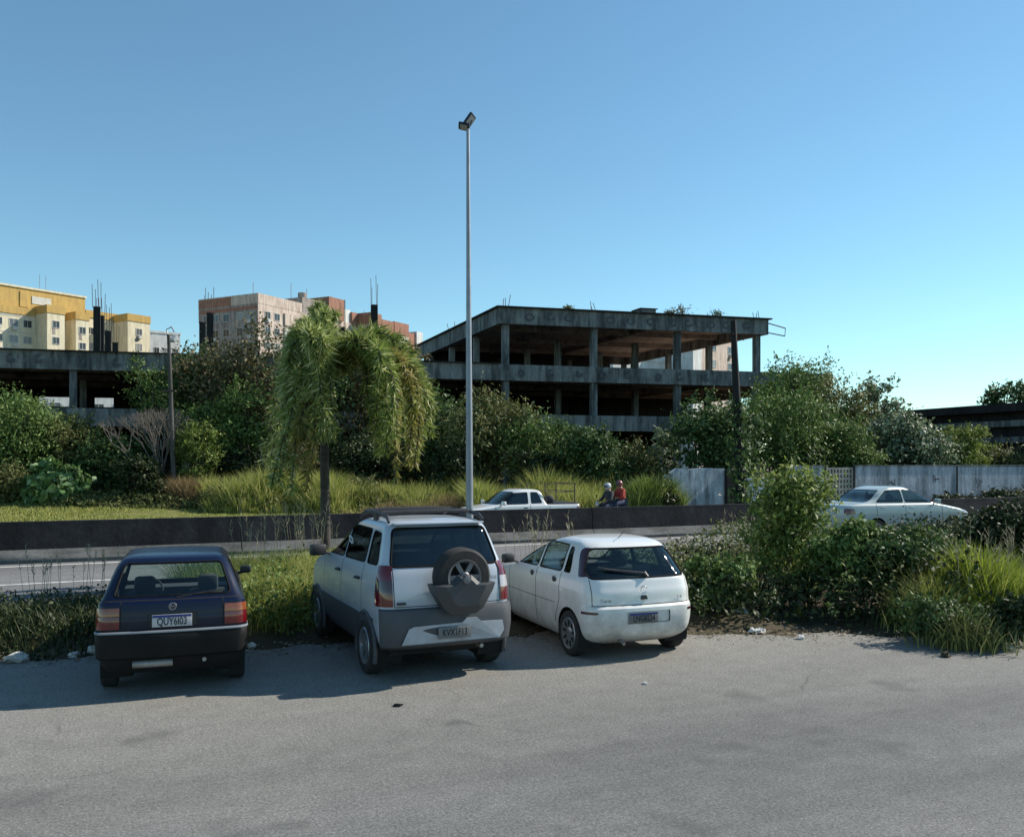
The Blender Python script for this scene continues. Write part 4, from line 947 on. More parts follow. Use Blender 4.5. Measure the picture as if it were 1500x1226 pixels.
# ------------------------------------------------------------------ abandoned concrete building
B0 = Vector((-.62, 62, 0)); BD = Vector((.966, .259, 0)); BE = Vector((-.354, .935, 0))
def bq(a0, a1, b0, b1): return [B0 + BD * a + BE * b for a, b in ((a0, b0), (a1, b0), (a1, b1), (a0, b1))]
def ruin():
    o = thing('abandoned_building', 'unfinished grey concrete building of open floors with stained slabs and bare columns', 'building', B0)
    P = lambda name, m, mt, **k: m.build(name, mt, o, world=True, **k)
    def slab(name, a0, a1, b0, b1, z, th, beam, mt='ruin', edges='flrb', under='ruin_in'):
        m = MB(); m.prism([p for p in bq(a0 + .3, a1 - .3, b0 + .3, b1 - .3)], z - th, z, 1)
        if 'f' in edges: m.prism(bq(a0, a1, b0, b0 + .3), z - beam, z + .003, 0)
        if 'b' in edges: m.prism(bq(a0, a1, b1 - .3, b1), z - beam, z + .003, 0)
        if 'l' in edges: m.prism(bq(a0, a0 + .3, b0 + .3, b1 - .3), z - beam, z + .003, 0)
        if 'r' in edges: m.prism(bq(a1 - .3, a1, b0 + .3, b1 - .3), z - beam, z + .003, 0)
        for b in np.arange(b0 + 6.5, b1 - 2, 6.5): m.prism(bq(a0 + .3, a1 - .3, b - .15, b + .15), z - th - .38, z - th - .002, 1)
        for a in np.arange(a0 + 6.6, a1 - 2, 6.6): m.prism(bq(a - .15, a + .15, b0 + .3, b1 - .3), z - th - .33, z - th - .004, 1)
        return P(name, m, [K[mt], K[under]])
    slab('roof_slab', -.3, 20.8, 0, 22.5, 13.3, .3, 1.12)
    slab('floor_slab', -52, 26.5, .1, 24, 9.35, .3, 1.12)
    slab('floor_slab', -52, 20.3, .0, 24, 5.85, .3, 1.10)
    lip = MB(); lip.prism(bq(-.5, 21.0, -.22, 22.7), 13.305, 13.40); P('roof_lip', lip, K['ruin_dark'])
    lip = MB(); lip.prism(bq(-52, -.32, -.10, 24), 9.356, 9.42); P('roof_lip', lip, K['ruin_dark'])
    # columns, each a part
    for a in (.35, 6.95, 13.55, 20.15):
        for b in (.55, 7.0, 13.5, 20.0, 22.0):
            if b == 22.0 and a < 7: continue
            P('column', MB().prism(bq(a - .21, a + .21, b - .21, b + .21), 9.36, 12.17), K['ruin'])
    for z0, z1 in ((5.86, 8.22), (.0, 4.74)):
        for a in (-47.3, -40.7, -34.1, -27.5, -20.9, -14.3, -7.7, .35, 6.95, 13.55, 20.0):
            for b in (.55, 7.0): P('column', MB().prism(bq(a - .21, a + .21, b - .21, b + .21), z0, z1), K['ruin'])
    # stubs of the storey never finished, with starter bars
    for a, b, zt in ((-26.6, 6.5, 13.2), (-26.6, 9.8, 13.1), (-26.4, 14.2, 12.6), (-26.2, 19.6, 12.4), (-19.2, 6.5, 13.1), (-19.6, 10.5, 13.0), (-7.6, 6.5, 14.2), (-9.8, 7.4, 12.6)):
        c = P('column_stub', MB().prism(bq(a - .22, a + .22, b - .22, b + .22), 9.36, zt), K['ruin_dark'])
        m = MB(); q = B0 + BD * a + BE * b
        for dx, dy in ((-.2, -.2), (.2, -.2), (.2, .2), (-.2, .2)):
            h = random.uniform(1.4, 2.6); m.tube([(q.x + dx, q.y + dy, zt - .1), (q.x + dx + random.uniform(-.06, .06), q.y + dy, zt + h * .85)], .02, 5)
        m.build('starter_bar', K['rust'], c, world=True)
    for a in (.35, 6.95, 13.55, 20.15):
        for b in (.5, 13.5):
            m = MB(); q = B0 + BD * a + BE * b
            for dx, dy in ((-.18, -.1), (.18, -.1), (.0, .2)): m.tube([(q.x + dx, q.y + dy, 13.3), (q.x + dx + random.uniform(-.25, .25), q.y + dy, 13.4 + random.uniform(.35, .9))], .025, 5)
            P('roof_starter_bar', m, K['rust'])
    for a in (2.3, 4.9, 9.1, 11.6, 16.4, 18.6):          # chipped patches of bare concrete and hanging bars on the beams
        m = MB(); q = B0 + BD * a + BE * -.03
        m.tube([q + Vector((0, 0, 12.2)), q + BD * random.uniform(-.3, .3) + Vector((0, 0, 11.8)), q + BD * random.uniform(-.5, .5) + Vector((0, 0, 11.65))], .02, 4); P('hanging_bar', m, K['rust'])
    # inner and back walls
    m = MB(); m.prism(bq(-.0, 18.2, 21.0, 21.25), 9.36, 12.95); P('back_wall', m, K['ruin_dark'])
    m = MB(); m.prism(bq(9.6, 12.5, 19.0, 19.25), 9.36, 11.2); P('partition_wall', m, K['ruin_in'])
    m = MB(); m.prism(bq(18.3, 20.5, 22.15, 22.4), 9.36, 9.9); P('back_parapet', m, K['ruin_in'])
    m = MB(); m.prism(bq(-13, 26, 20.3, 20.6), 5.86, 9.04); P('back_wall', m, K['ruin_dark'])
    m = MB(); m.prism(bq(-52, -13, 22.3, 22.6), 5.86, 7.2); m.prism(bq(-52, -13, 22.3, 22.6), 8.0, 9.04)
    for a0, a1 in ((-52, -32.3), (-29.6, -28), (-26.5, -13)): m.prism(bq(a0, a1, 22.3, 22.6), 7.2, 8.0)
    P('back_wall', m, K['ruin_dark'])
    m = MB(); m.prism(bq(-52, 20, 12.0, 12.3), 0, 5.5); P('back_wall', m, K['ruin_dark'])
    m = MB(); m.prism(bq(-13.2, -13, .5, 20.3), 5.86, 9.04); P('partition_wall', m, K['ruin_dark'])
    m = MB(); m.prism(bq(20.6, 26.3, 1.2, 1.5), 4.6, 8.2); P('brick_wall', m, K['ruin_in'])
    # faded spray marks on the edge beams
    def ringmark(a, z, rx, rz, gap):
        m = MB(); pts = [B0 + BD * (a + rx * math.cos(R(k))) + BE * -.012 + Vector((0, 0, z + rz * math.sin(R(k)))) for k in range(gap, 361, 24)]
        for p, q in zip(pts, pts[1:]):
            d = (q - p).normalized(); n = Vector((d.z * BD.x, d.z * BD.y, -(d.x * BD.x + d.y * BD.y))) * random.uniform(.05, .11)
            m.add([p - n, q - n, q + n, p + n], [(0, 1, 2, 3)])
        m.build('spray_mark', K['graf'], o, world=True)
    for a, g in ((2.1, 0), (3.6, 60), (5.0, 100), (7.9, 0), (9.4, 120), (11.0, 40), (12.9, 0), (14.0, 90), (16.0, 0), (17.4, 60), (18.9, 20)):
        ringmark(a + random.uniform(-.2, .2), 12.75 + random.uniform(-.06, .06), .30, .22, g)
    for a in list(np.arange(-31, -13, 1.9)) + list(np.arange(1.2, 19, 2.1)): ringmark(a + random.uniform(-.4, .4), 8.8 + random.uniform(-.08, .08), .18, .24, random.choice((0, 60, 140)))
    # bent rail hanging off the right end of the roof
    q = B0 + BD * 20.8 + BE * .2
    m = MB(); m.tube([q + Vector((0, 0, 13.1)), q + BD * 1.6 + Vector((0, 0, 12.75)), q + BD * 1.55 + Vector((0, 0, 12.15)), q + BD * .1 + Vector((0, 0, 12.35))], .045, 6); P('bent_rail', m, K['rust'])
    return o
ruin()
def roof_stuff():
    q = B0 + BD * 11.0 + BE * 2.0
    t_ = thing('water_tank', 'low square concrete tank on the flat roof of the ruin', 'tank', q + Vector((0, 0, 13.4)))
    MB().prism([p + BD * 0 for p in bq(10.9, 12.1, 1.0, 2.2)], 13.4, 13.85).build('tank_body', K['ruin'], t_, world=True)
    MB().prism(bq(10.8, 12.2, .9, 2.3), 13.853, 13.92).build('tank_lid', K['ruin_dark'], t_, world=True)
    for a, hgt, lab, kind in ((14.2, .9, 'small shrub rooted on the roof edge of the ruin', 'brown'), (17.2, .7, 'tiny bushy weed growing on the ruin roof towards its end', 'deep'), (13.3, .55, 'spindly tuft growing beside the tank on the ruin roof', 'brown'), (5.3, .5, 'lone little weed on the bare middle of the ruin roof', 'olive')):
        p = B0 + BD * a + BE * 1.2 + Vector((0, 0, 13.4))
        s = thing('roof_shrub', lab, 'shrub', p)
        limbs('stem', p, [(p.x, p.y, 13.4 + hgt * .6, hgt * .4, hgt * .4, hgt * .3), (p.x + .2, p.y, 13.4 + hgt * .5, hgt * .3, hgt * .3, hgt * .3)], .03, K['bark'], s)
        n = 220; P = np.array(p) + rng.normal(size=(n, 3)) * hgt * np.array([.36, .36, .24]) + np.array([0, 0, hgt * .5]); P[:, 2] = np.maximum(P[:, 2], 13.42)
        leaf_cloud('foliage', P, unit(n), unit(n), .16, .08, G[kind], s)
roof_stuff()
def long_wing():
    p0 = Vector((31.5, 66.5, 0)); 
    o = thing('long_shed', 'long low dark slatted concrete wing receding behind the boundary wall bushes', 'building', p0)
    d = Vector((.354, -.935, 0)); n = Vector((-.935, -.354, 0))
    def q(a0, a1, b0, b1): return [p0 + d * a - n * b for a, b in ((a0, b0), (a1, b0), (a1, b1), (a0, b1))]
    a1, D = 17.5, 22
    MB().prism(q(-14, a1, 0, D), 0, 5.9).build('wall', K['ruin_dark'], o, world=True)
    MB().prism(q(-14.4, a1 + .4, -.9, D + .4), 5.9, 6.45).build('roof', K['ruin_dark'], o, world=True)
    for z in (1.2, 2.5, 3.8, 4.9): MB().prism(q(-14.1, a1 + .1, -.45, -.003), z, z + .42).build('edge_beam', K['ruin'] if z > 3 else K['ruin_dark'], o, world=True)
long_wing()

# ------------------------------------------------------------------ apartment blocks
def win(parent, x, y, z, w, h, face='f', nm='window'):
    """a window on the front (-y) or the end (-x / +x) of a block, with a frame standing proud and a recessed pane"""
    M = Matrix.Translation((x, y, z)) @ {'f': Matrix.Identity(4), 'l': Matrix.Rotation(R(-90), 4, 'Z'), 'r': Matrix.Rotation(R(90), 4, 'Z')}[face]
    f = MB(); t_ = .09
    f.box(-w / 2 - t_, -.07, -h / 2 - t_, -w / 2, 0, h / 2 + t_, M=M); f.box(w / 2, -.07, -h / 2 - t_, w / 2 + t_, 0, h / 2 + t_, M=M)
    f.box(-w / 2, -.07, h / 2, w / 2, 0, h / 2 + t_, M=M); f.box(-w / 2, -.10, -h / 2 - t_, w / 2, 0, -h / 2, M=M); f.box(-.03, -.05, -h / 2, .03, 0, h / 2, M=M)
    o = f.build(nm, K['frame'], parent)
    MB().box(-w / 2, -.02, -h / 2, w / 2, -.004, h / 2, M=M).build('pane', K[random.choice(('pane', 'pane', 'pane_mid', 'pane_pale'))], o)
    if random.random() < .28: MB().box(-w * .2, -.5, -h / 2 - .75, w * .35, -.002, -h / 2 - .2, M=M).build('air_conditioner', K['frame'], o)
    if random.random() < .3: MB().box(-w / 2 - .1, -.03, -h / 2 - 1.3, -w / 2 + .5, -.003, -h / 2 - .1, M=M).build('water_stain', K['grey_render'], o)
    return o
def yellow_block():
    o = thing('apartment_block', 'cream apartment block with an ochre parapet band and projecting bays catching the sun', 'building', (gx(0, 160), 160, 0), R(56))
    w = MB(); w.box(-30, 0, 0, 16.4, 14, 30.4); w.box(16.4, .8, 0, 27.2, 14, 31.0)
    w.build('wall', K['cream'], o)
    MB().box(-30, 0.6, 30.4, 16.4, 14, 34.6).build('penthouse', K['ochre'], o)
    MB().box(-30.2, -.15, 29.6, 16.55, .58, 30.95).build('parapet_band', K['ochre'], o)
    MB().box(-30.1, .4, 34.6, 16.6, 14.1, 34.95).build('roof_edge', K['cream'], o)
    MB().box(16.56, .6, 31.0, 27.4, 14.2, 32.4).build('parapet_band', K['ochre'], o)
    for x0, x1, y0, zt in ((6.4, 9.7, -4.0, 30.0), (12.2, 14.8, -3.4, 29.6), (22.4, 27.3, -4.2, 30.6)):
        b = MB().box(x0, y0, 0, x1, .0 if x0 < 16 else .8, zt).build('bay', K['cream'], o)
        MB().box(x0 - .12, y0 - .12, zt, x1 + .12, .45, zt + 1.45).build('parapet_band', K['ochre'], b)
        for k in range(5): win(o, (x0 + x1) / 2, y0 - .001, zt - 2.0 - 3.0 * k, 1.2, 1.2)
    for k in range(5):
        z = 28.0 - 3.0 * k
        for x in (-6.4, -3.4, -.4, 2.4, 4.9): win(o, x, -.001, z, 1.45, 1.25)
        for x in (17.6, 20.4): win(o, x, .799, z + .4, 1.4, 1.2)
        win(o, 10.9, -.001, z, 1.0, 1.2)
    for z in (29.2, 26.2, 23.2, 20.2): MB().box(-30, -.06, z, 6.4, -.002, z + .16).build('string_course', K['frame'], o)
    for x in (-2.2, 3.8): MB().box(x, .45, 31.2, x + 1.5, .598, 34.0).build('recess', K['ochre'], o)
    MB().box(6.0, .5, 32.0, 9.6, .598, 33.4).build('vent_grille', K['frame'], o)
    MB().tube([(-1.2, 4, 34.9), (-1.2, 4, 36.4)], .5, 10).build('roof_tank', K['grey_render'], o)
    for x in (9.8, 11.0): MB().tube([(x, 5, 34.9), (x, 5, 38.6)], .05, 5).build('roof_aerial', K['steel'], o)
yellow_block()
def grey_block():
    o = thing('apartment_block', 'weathered pink grey apartment block with bare brick rooftop rooms and a shaded end wall', 'building', (gx(378, 170), 170, 0), R(62.5))
    MB().box(0, 0, 0, 33, 15.6, 33.0).build('wall', K['pinkish'], o)
    MB().box(-.04, .05, 0, -.001, 15.55, 32.98).build('shaded_end_wall', K['grey_render'], o)  # the end wall's shade painted in as a greyer wall colour
    MB().box(-.05, -.05, 33.0, 12.5, 15.7, 34.9).build('parapet', K['pinkish'], o)
    MB().box(-.06, .1, 31.9, -.002, 15.5, 32.6).build('string_course', K['brick'], o)
    MB().box(-.07, 7, 33.0, -.055, 15.7, 34.7).build('parapet_stain', K['brick'], o)
    MB().box(12.6, 0, 33.0, 20.5, 15, 36.2).build('rooftop_room', K['grey_render'], o)
    MB().box(20.5, -.5, 33.0, 25.6, 14, 37.6).build('rooftop_room', K['brick'], o)
    MB().box(25.6, .5, 33.0, 29, 14, 36.0).build('rooftop_room', K['white_render'], o)
    MB().box(29, 0, 32.4, 45, 14.5, 35.6).build('brick_storey', K['brick'], o)
    MB().box(33, 0, 0, 45, 14.5, 32.4).build('wall', K['pinkish'], o)
    MB().box(31, -3.6, 0, 35, -.002, 33).build('bay', K['pinkish'], o); MB().box(31, -3.6, 33, 35, -.002, 35.6).build('bay_top', K['brick'], o)
    MB().box(45, 0, 0, 51, 14, 32.8).build('wall', K['cream'], o); MB().box(45, -.1, 32.8, 51, 14, 35.8).build('brick_storey', K['brick'], o)
    MB().box(51, 1, 0, 58, 14, 34.2).build('annex', K['brick'], o); MB().box(55.5, .6, 30, 58.2, 14, 34.8).build('annex_end', K['white_render'], o)
    for k in range(4):
        z = 31.0 - 2.95 * k
        for y in (2.0, 4.6, 8.2, 11.0, 13.6): win(o, -.042, y, z - .3, 1.5, 1.4, 'l')
        for x in (2.6, 5.2, 14.5, 16.8): win(o, x, -.001, z, 1.4, 1.3)
        for x in (38, 41.5, 47.5): win(o, x, -.001, z - 2.5, 1.4, 1.2)
        MB().box(7.2, -.35, z - 1.3, 11.4, -.002, z + 1.1).build('balcony_screen', K['white_render'] if k % 2 else K['pinkish'], o)
    for x, y, h in ((13.8, 4, 3.4), (17.5, 3, 2.8), (5, 6, 2.2), (31, 5, 2.4), (40, 5, 1.8)): MB().tube([(x, y, 35 if x < 12 else 33), (x, y, 36.2 + h)], .07, 5).build('roof_aerial', K['steel'], o)
    MB().tube([(15.5, 2.5, 36.2), (15.5, 2.5, 37.7)], .9, 12).build('roof_tank', K['grey_render'], o)
grey_block()
def plain_block(label, px0, px1, Y, ztop, rz, mt, depth, floors, wx, z0, hh=1.2):
    x0 = gx(px0, Y); r1 = (px1 - CX) / FPX; W = (r1 * Y - x0) / (math.cos(rz) - r1 * math.sin(rz))
    o = thing('apartment_block', label, 'building', (x0, Y, 0), rz)
    MB().box(0, 0, 0, W, depth, ztop).build('wall', K[mt], o); MB().box(-.15, -.15, ztop, W + .15, depth + .15, ztop + .5).build('parapet', K['white_render'], o)
    for k in range(floors):
        for i in range(wx): win(o, W * (i + .5) / wx, -.001, z0 - 3 * k, min(1.5, W / wx * .5), hh)
    return o
plain_block('small white block beside the cream and ochre building', 208, 264, 205, 32.6, R(40), 'white_render', 12, 3, 4, 28.6)
pb = plain_block('pale pink block seen through the open end of the ruin', 1008, 1080, 150, 25.0, R(52), 'pinkish', 14, 4, 3, 23.0)
MB().box(-3.2, -2.5, 0, 0 - .02, 9, 24.6).build('stair_tower', K['white_render'], pb)
plain_block('low white block with grey windows glimpsed between the ruin columns', 898, 1002, 140, 19.0, R(40), 'white_render', 12, 2, 7, 16.6)
plain_block('pale low house seen under the slab behind the ruin', -40, 190, 130, 14.5, R(35), 'white_render', 12, 2, 7, 11.0)

# ------------------------------------------------------------------ walls, poles, street lamp
def back_wall():
    o = thing('boundary_wall', 'grey weathered boundary wall with dark posts and one pierced panel behind the bushes', 'wall', road(30.2, 33.9), RA)
    cut_s = [-.5, 3.0, 5.3, 6.6, 8.2, 14, 20, 27, 34, 44]
    s0 = gx(1258, 44.2)
    base = [(-3.6, 3.05), (5.35, 18), (18.1, 40)]
    H = 2.28
    MB().box(.2, -.08, 0, 2.55, .08, H).build('wall_panel', K['wall'], o)
    MB().box(4.62, -.08, 0, 12, .08, H).build('wall_panel', K['wall'], o); MB().box(12.1, -.08, 0, 21, .08, H - .03).build('wall_panel', K['wall'], o); MB().box(21.1, -.08, 0, 40, .08, H).build('wall_panel', K['wall'], o)
    m = MB(); x0, x1 = 2.68, 4.49; nx, nz = 8, 7; bw = .09
    for i in range(nx + 1): x = x0 + (x1 - x0 - bw) * i / nx; m.box(x, -.07, .3, x + bw, .07, H - .05)
    for j in range(nz + 1): z = .3 + (H - .05 - .3 - .11) * j / nz; m.box(x0, -.066, z, x1, .066, z + .11)
    m.box(x0, -.075, 0, x1, .075, .3)
    m.build('pierced_panel', K['block'], o)
    for x in (2.555, 4.505, 12.0, 21.0): MB().box(x, -.10, 0, x + .115, .10, H + .05).build('wall_post', K['ruin_dark'], o)
    MB().box(4.62, -.11, H + .002, 40, .11, H + .07).build('wall_coping', K['ruin'], o); MB().box(.2, -.11, H + .002, 2.55, .11, H + .07).build('wall_coping', K['ruin'], o)
    # dark lettering smears
    for k in range(3):
        x = 7.6 + k * 2.9 + random.uniform(-.4, .4); z = random.uniform(1.3, 1.8); m = MB()
        for j in range(3):
            a = random.uniform(0, 3.1); c = Vector((x + random.uniform(-.2, .2), -.084, z + random.uniform(-.15, .15))); d = Vector((math.cos(a), 0, math.sin(a))) * .2; n = Vector((-math.sin(a), 0, math.cos(a))) * .035
            m.add([c - d - n, c + d - n, c + d + n, c - d + n], [(0, 1, 2, 3)])
        m.build('spray_mark', K['graf'], o)
back_wall()
def blue_wall():
    o = thing('ruined_wall', 'bluish white peeling wall stub at the foot of the dark pole', 'wall', road(24.25, 33.95), RA)
    pr = [(-1.3, 0), (2.35, 0), (2.35, 2.20), (1.1, 2.24), (.3, 2.16), (-.3, 2.22), (-.9, 1.9), (-1.2, 1.2)]
    m = MB(); n = len(pr); m.add([(x, -.1, z) for x, z in pr] + [(x, .1, z) for x, z in pr], [tuple(range(n)), tuple(range(2 * n - 1, n - 1, -1))] + [(i, n + i, n + (i + 1) % n, (i + 1) % n) for i in range(n)])
    m.build('wall_panel', K['wall_blue'], o)
    MB().box(2.36, -.3, 0, 3.5, .3, 2.15).build('gate_pier', K['ruin_dark'], o)
    MB().box(3.52, -.09, 0, 5.4, .09, 1.75).build('wall_panel', K['wall_blue'], o)
blue_wall()
def pole_left():
    Y = 44.2; a = at(256, 672, Y); a.z = 0; b = at(247, 490, Y)
    o = thing('utility_pole', 'slender concrete pole with a short lamp arm standing among bushes before the ruin', 'pole', a)
    m = MB(); m.tube([a - Vector((0, 0, .3)), a.lerp(b, .5), b], [.13, .11, .085], 10); m.build('pole_shaft', K['pole'], o, world=True, smooth=True)
    m = MB(); m.tube([b + Vector((0, 0, -.2)), b + Vector((-.1, 0, .25)), b + Vector((.15, 0, .38)), b + Vector((.35, -.2, .1))], .035, 6); arm = m.build('lamp_arm', K['steel'], o, world=True, smooth=True)
    m = MB(); m.box(-.12, -.3, -.07, .12, .3, .07, M=Matrix.Translation(b + Vector((.38, -.3, -.25))) @ Matrix.Rotation(R(35), 4, 'X')); m.build('lamp_head', K['lens'], o, world=True, bevel=.03)
    m = MB(); c = at(249, 573, Y); m.box(-.35, -.05, -.05, .35, .05, .05, M=Matrix.Translation(c + Vector((0, -.15, 0)))); m.build('cross_arm', K['bark'], o, world=True)
pole_left()
def pole_right():
    Y = 40.3; a = at(1087, 740, Y); a.z = 0; b = at(1074, 470, Y)
    o = thing('utility_pole', 'dark leaning timber pole wrapped in creeper in front of the ruin end', 'pole', a)
    m = MB(); m.tube([a - Vector((0, 0, .3)), a.lerp(b, .5), b], [.24, .19, .13], 10); m.build('pole_shaft', K['pole_dark'], o, world=True, smooth=True)
    m = MB(); c = a.lerp(b, .93); m.box(-.4, -.04, -.06, .4, .04, .06, M=Matrix.Translation(c + Vector((-.1, -.15, 0))) @ Matrix.Rotation(R(75), 4, 'Z')); m.build('cross_arm', K['pole_dark'], o, world=True)
    n = 900; tq = rng.uniform(0, .62, n) ** 1.1; P = np.array(a)[None] + (np.array(b) - np.array(a))[None] * tq[:, None] + rng.normal(size=(n, 3)) * (.32 * (1 - tq))[:, None]
    leaf_cloud('creeper', P, unit(n) - np.array([0, 0, .5]), unit(n) + np.array([.3, -.3, .5]), .26, .15, G['deep'], o)
pole_right()
def lamp():
    a = road(9.35, 24.45); Y = a.y; z = hz(186, Y)
    a = Vector((gx(688, Y), Y, 0)); b = Vector((gx(685.5, Y), Y, z))
    o = thing('street_lamp', 'tall slender grey street lamp with two dark floodlight heads beside the median', 'street lamp', a)
    MB().tube([a, a.lerp(b, .3), a.lerp(b, .65), b], [.115, .095, .07, .048], 14).build('lamp_pole', K['steel'], o, world=True, smooth=True)
    m = MB().box(-.2, -.2, 0, .2, .2, .03, M=Matrix.Translation(a + Vector((0, 0, .015)))); 
    for dx, dy in ((-.15, -.15), (.15, -.15), (.15, .15), (-.15, .15)): m.tube([a + Vector((dx, dy, .04)), a + Vector((dx, dy, .1))], .02, 6)
    m.build('base_plate', K['steel'], o, world=True)
    for sg, ln, tilt in ((-1, .17, 18), (1, .20, 50)):
        c = b + Vector((sg * .11, -.02 if sg < 0 else -.05, .0 if sg < 0 else .17))
        h = MB()
        M = Matrix.Translation(c) @ Matrix.Rotation(R(-20 * sg - (38 if sg > 0 else 8)), 4, 'Y') @ Matrix.Rotation(R(-tilt), 4, 'X')
        if sg > 0: M = Matrix.Translation(c + Vector((-.06, 0, 0))) @ Matrix.Rotation(R(-55), 4, 'Y') @ Matrix.Rotation(R(-32), 4, 'X')
        h.box(-ln, -.14, -.045, ln, .14, .05, M=M)
        ho = h.build('lamp_head', K['lampbody'], o, world=True, bevel=.03)
        MB().box(-ln + .06, -.12, -.056, ln - .07, .12, -.047, M=M).build('lamp_lens', K['lens'], ho, world=True)
        MB().tube([b - Vector((0, 0, .12)), b + Vector((sg * .04, 0, .02)), c], .03, 6).build('lamp_bracket', K['lampbody'], o, world=True)
lamp()

# ------------------------------------------------------------------ motorcycle with two people
def skinned(name, verts, edges, material, parent, sub=1):
    me = bpy.data.meshes.new(name); me.from_pydata([v[0] for v in verts], edges, [])
    ob = bpy.data.objects.new(name + '_tmp', me); COL.objects.link(ob)
    ob.modifiers.new('s', 'SKIN'); sm2 = ob.modifiers.new('d', 'SUBSURF'); sm2.levels = sub; sm2.render_levels = sub
    for d, v in zip(me.skin_vertices[0].data, verts):
        r = v[1]; d.radius = (r, r) if not hasattr(r, '__len__') else r
    me.skin_vertices[0].data[0].use_root = True
    m2 = bpy.data.meshes.new_from_object(ob.evaluated_get(bpy.context.evaluated_depsgraph_get()))
    bpy.data.objects.remove(ob); m2.name = name; m2.materials.clear(); m2.materials.append(material)
    m2.polygons.foreach_set('use_smooth', [True] * len(m2.polygons))
    return link(name, m2, parent)
def rider(label, loc, rz, jacket, helmet, hands, seatz, lean, hood=False):
    """seated, straddling: local +y forward, origin at the pelvis' ground point"""
    o = thing('person', label, 'person', loc, rz)
    pz = seatz + .10
    ch = Vector((0, lean, pz + .42)); nk = Vector((0, lean * 1.15, pz + .56)); hd = Vector((0, lean * 1.15 + .05, pz + .675))
    V = [((0, 0, pz), (.16, .12)), ((0, lean * .5, pz + .22), (.14, .11)), (tuple(ch), (.17, .12)), (tuple(nk), .07), (tuple(hd), (.085, .10)), (tuple(hd + Vector((0, 0, .10))), (.075, .085))]
    E = [(0, 1), (1, 2), (2, 3), (3, 4), (4, 5)]
    def addv(p, r, to): V.append((tuple(p), r)); E.append((to, len(V) - 1)); return len(V) - 1
    JV = [((0, 0, pz), (.20, .155)), ((0, lean * .5, pz + .22), (.20, .17)), (tuple(ch), (.23, .17)), (tuple(nk - Vector((0, 0, .03))), .085)]; JE = [(0, 1), (1, 2), (2, 3)]
    TV = [((0, 0, pz), (.185, .15))]; TE = []
    for sg in (-1, 1):
        sh = ch + Vector((sg * .19, 0, .05)); ha = Vector((sg * hands[0], hands[1], pz + hands[2]))
        el = sh.lerp(ha, .5) + Vector((sg * .09, -.04, -.10))
        i = addv(sh, .06, 2); i = addv(el, .045, i); wi = addv(sh.lerp(ha, .96) if False else ha - (ha - el).normalized() * .07, .032, i)
        pl = addv(ha, (.042, .022), wi)
        f = (ha - el).normalized()
        for k, (q, ln) in enumerate(((-.03, .07), (-.01, .085), (.012, .08), (.032, .062))):
            a_ = addv(ha + f * .05 + Vector((q, 0, 0)), .009, pl); b_ = addv(ha + f * (.05 + ln * .55) + Vector((q, 0, -.012)), .009, a_); addv(ha + f * (.05 + ln * .6) + Vector((q, 0, -.05)), .008, b_)
        a_ = addv(ha + Vector((-sg * .04, 0, -.005)) + f * .01, .010, pl); addv(ha + Vector((-sg * .055, 0, -.03)) + f * .04, .009, a_)
        JV.append((tuple(sh), .085)); JE.append((2, len(JV) - 1)); JV.append((tuple(el), .068)); JE.append((len(JV) - 2, len(JV) - 1)); JV.append((tuple(ha - f * .05), .05)); JE.append((len(JV) - 2, len(JV) - 1))
        hp = Vector((sg * .12, .03, pz)); kn = Vector((sg * .24, .42, pz - .06)); an = Vector((sg * .20, .22, pz - .50)); to = an + Vector((0, .18, -.05))
        i = addv(hp, .08, 0); i = addv(kn, .055, i); i = addv(an, .038, i); addv(to, .034, i)
        TV.append((tuple(hp), .105)); TE.append((0, len(TV) - 1)); TV.append((tuple(kn), .078)); TE.append((len(TV) - 2, len(TV) - 1)); TV.append((tuple(an), .058)); TE.append((len(TV) - 2, len(TV) - 1))
        MB().ball(tuple(an + Vector((0, .08, -.05))), (.05, .15, .05), 12, 8).build('shoe', K['black_plastic'], o, smooth=True)
    skinned('body', V, E, K['skin'], o)
    skinned('jacket', JV, JE, jacket, o); skinned('trousers', TV, TE, K['denim'], o)
    h = MB(); h.ball(tuple(hd + Vector((0, -.01, .03))), (.122, .142, .138), 20, 14); hh = h.build('helmet', helmet, o, smooth=True)
    v = MB(); v.ball(tuple(hd + Vector((0, .03, .025))), (.118, .128, .065), 16, 8); v.build('visor', K['pane'], hh, smooth=True)
    return o
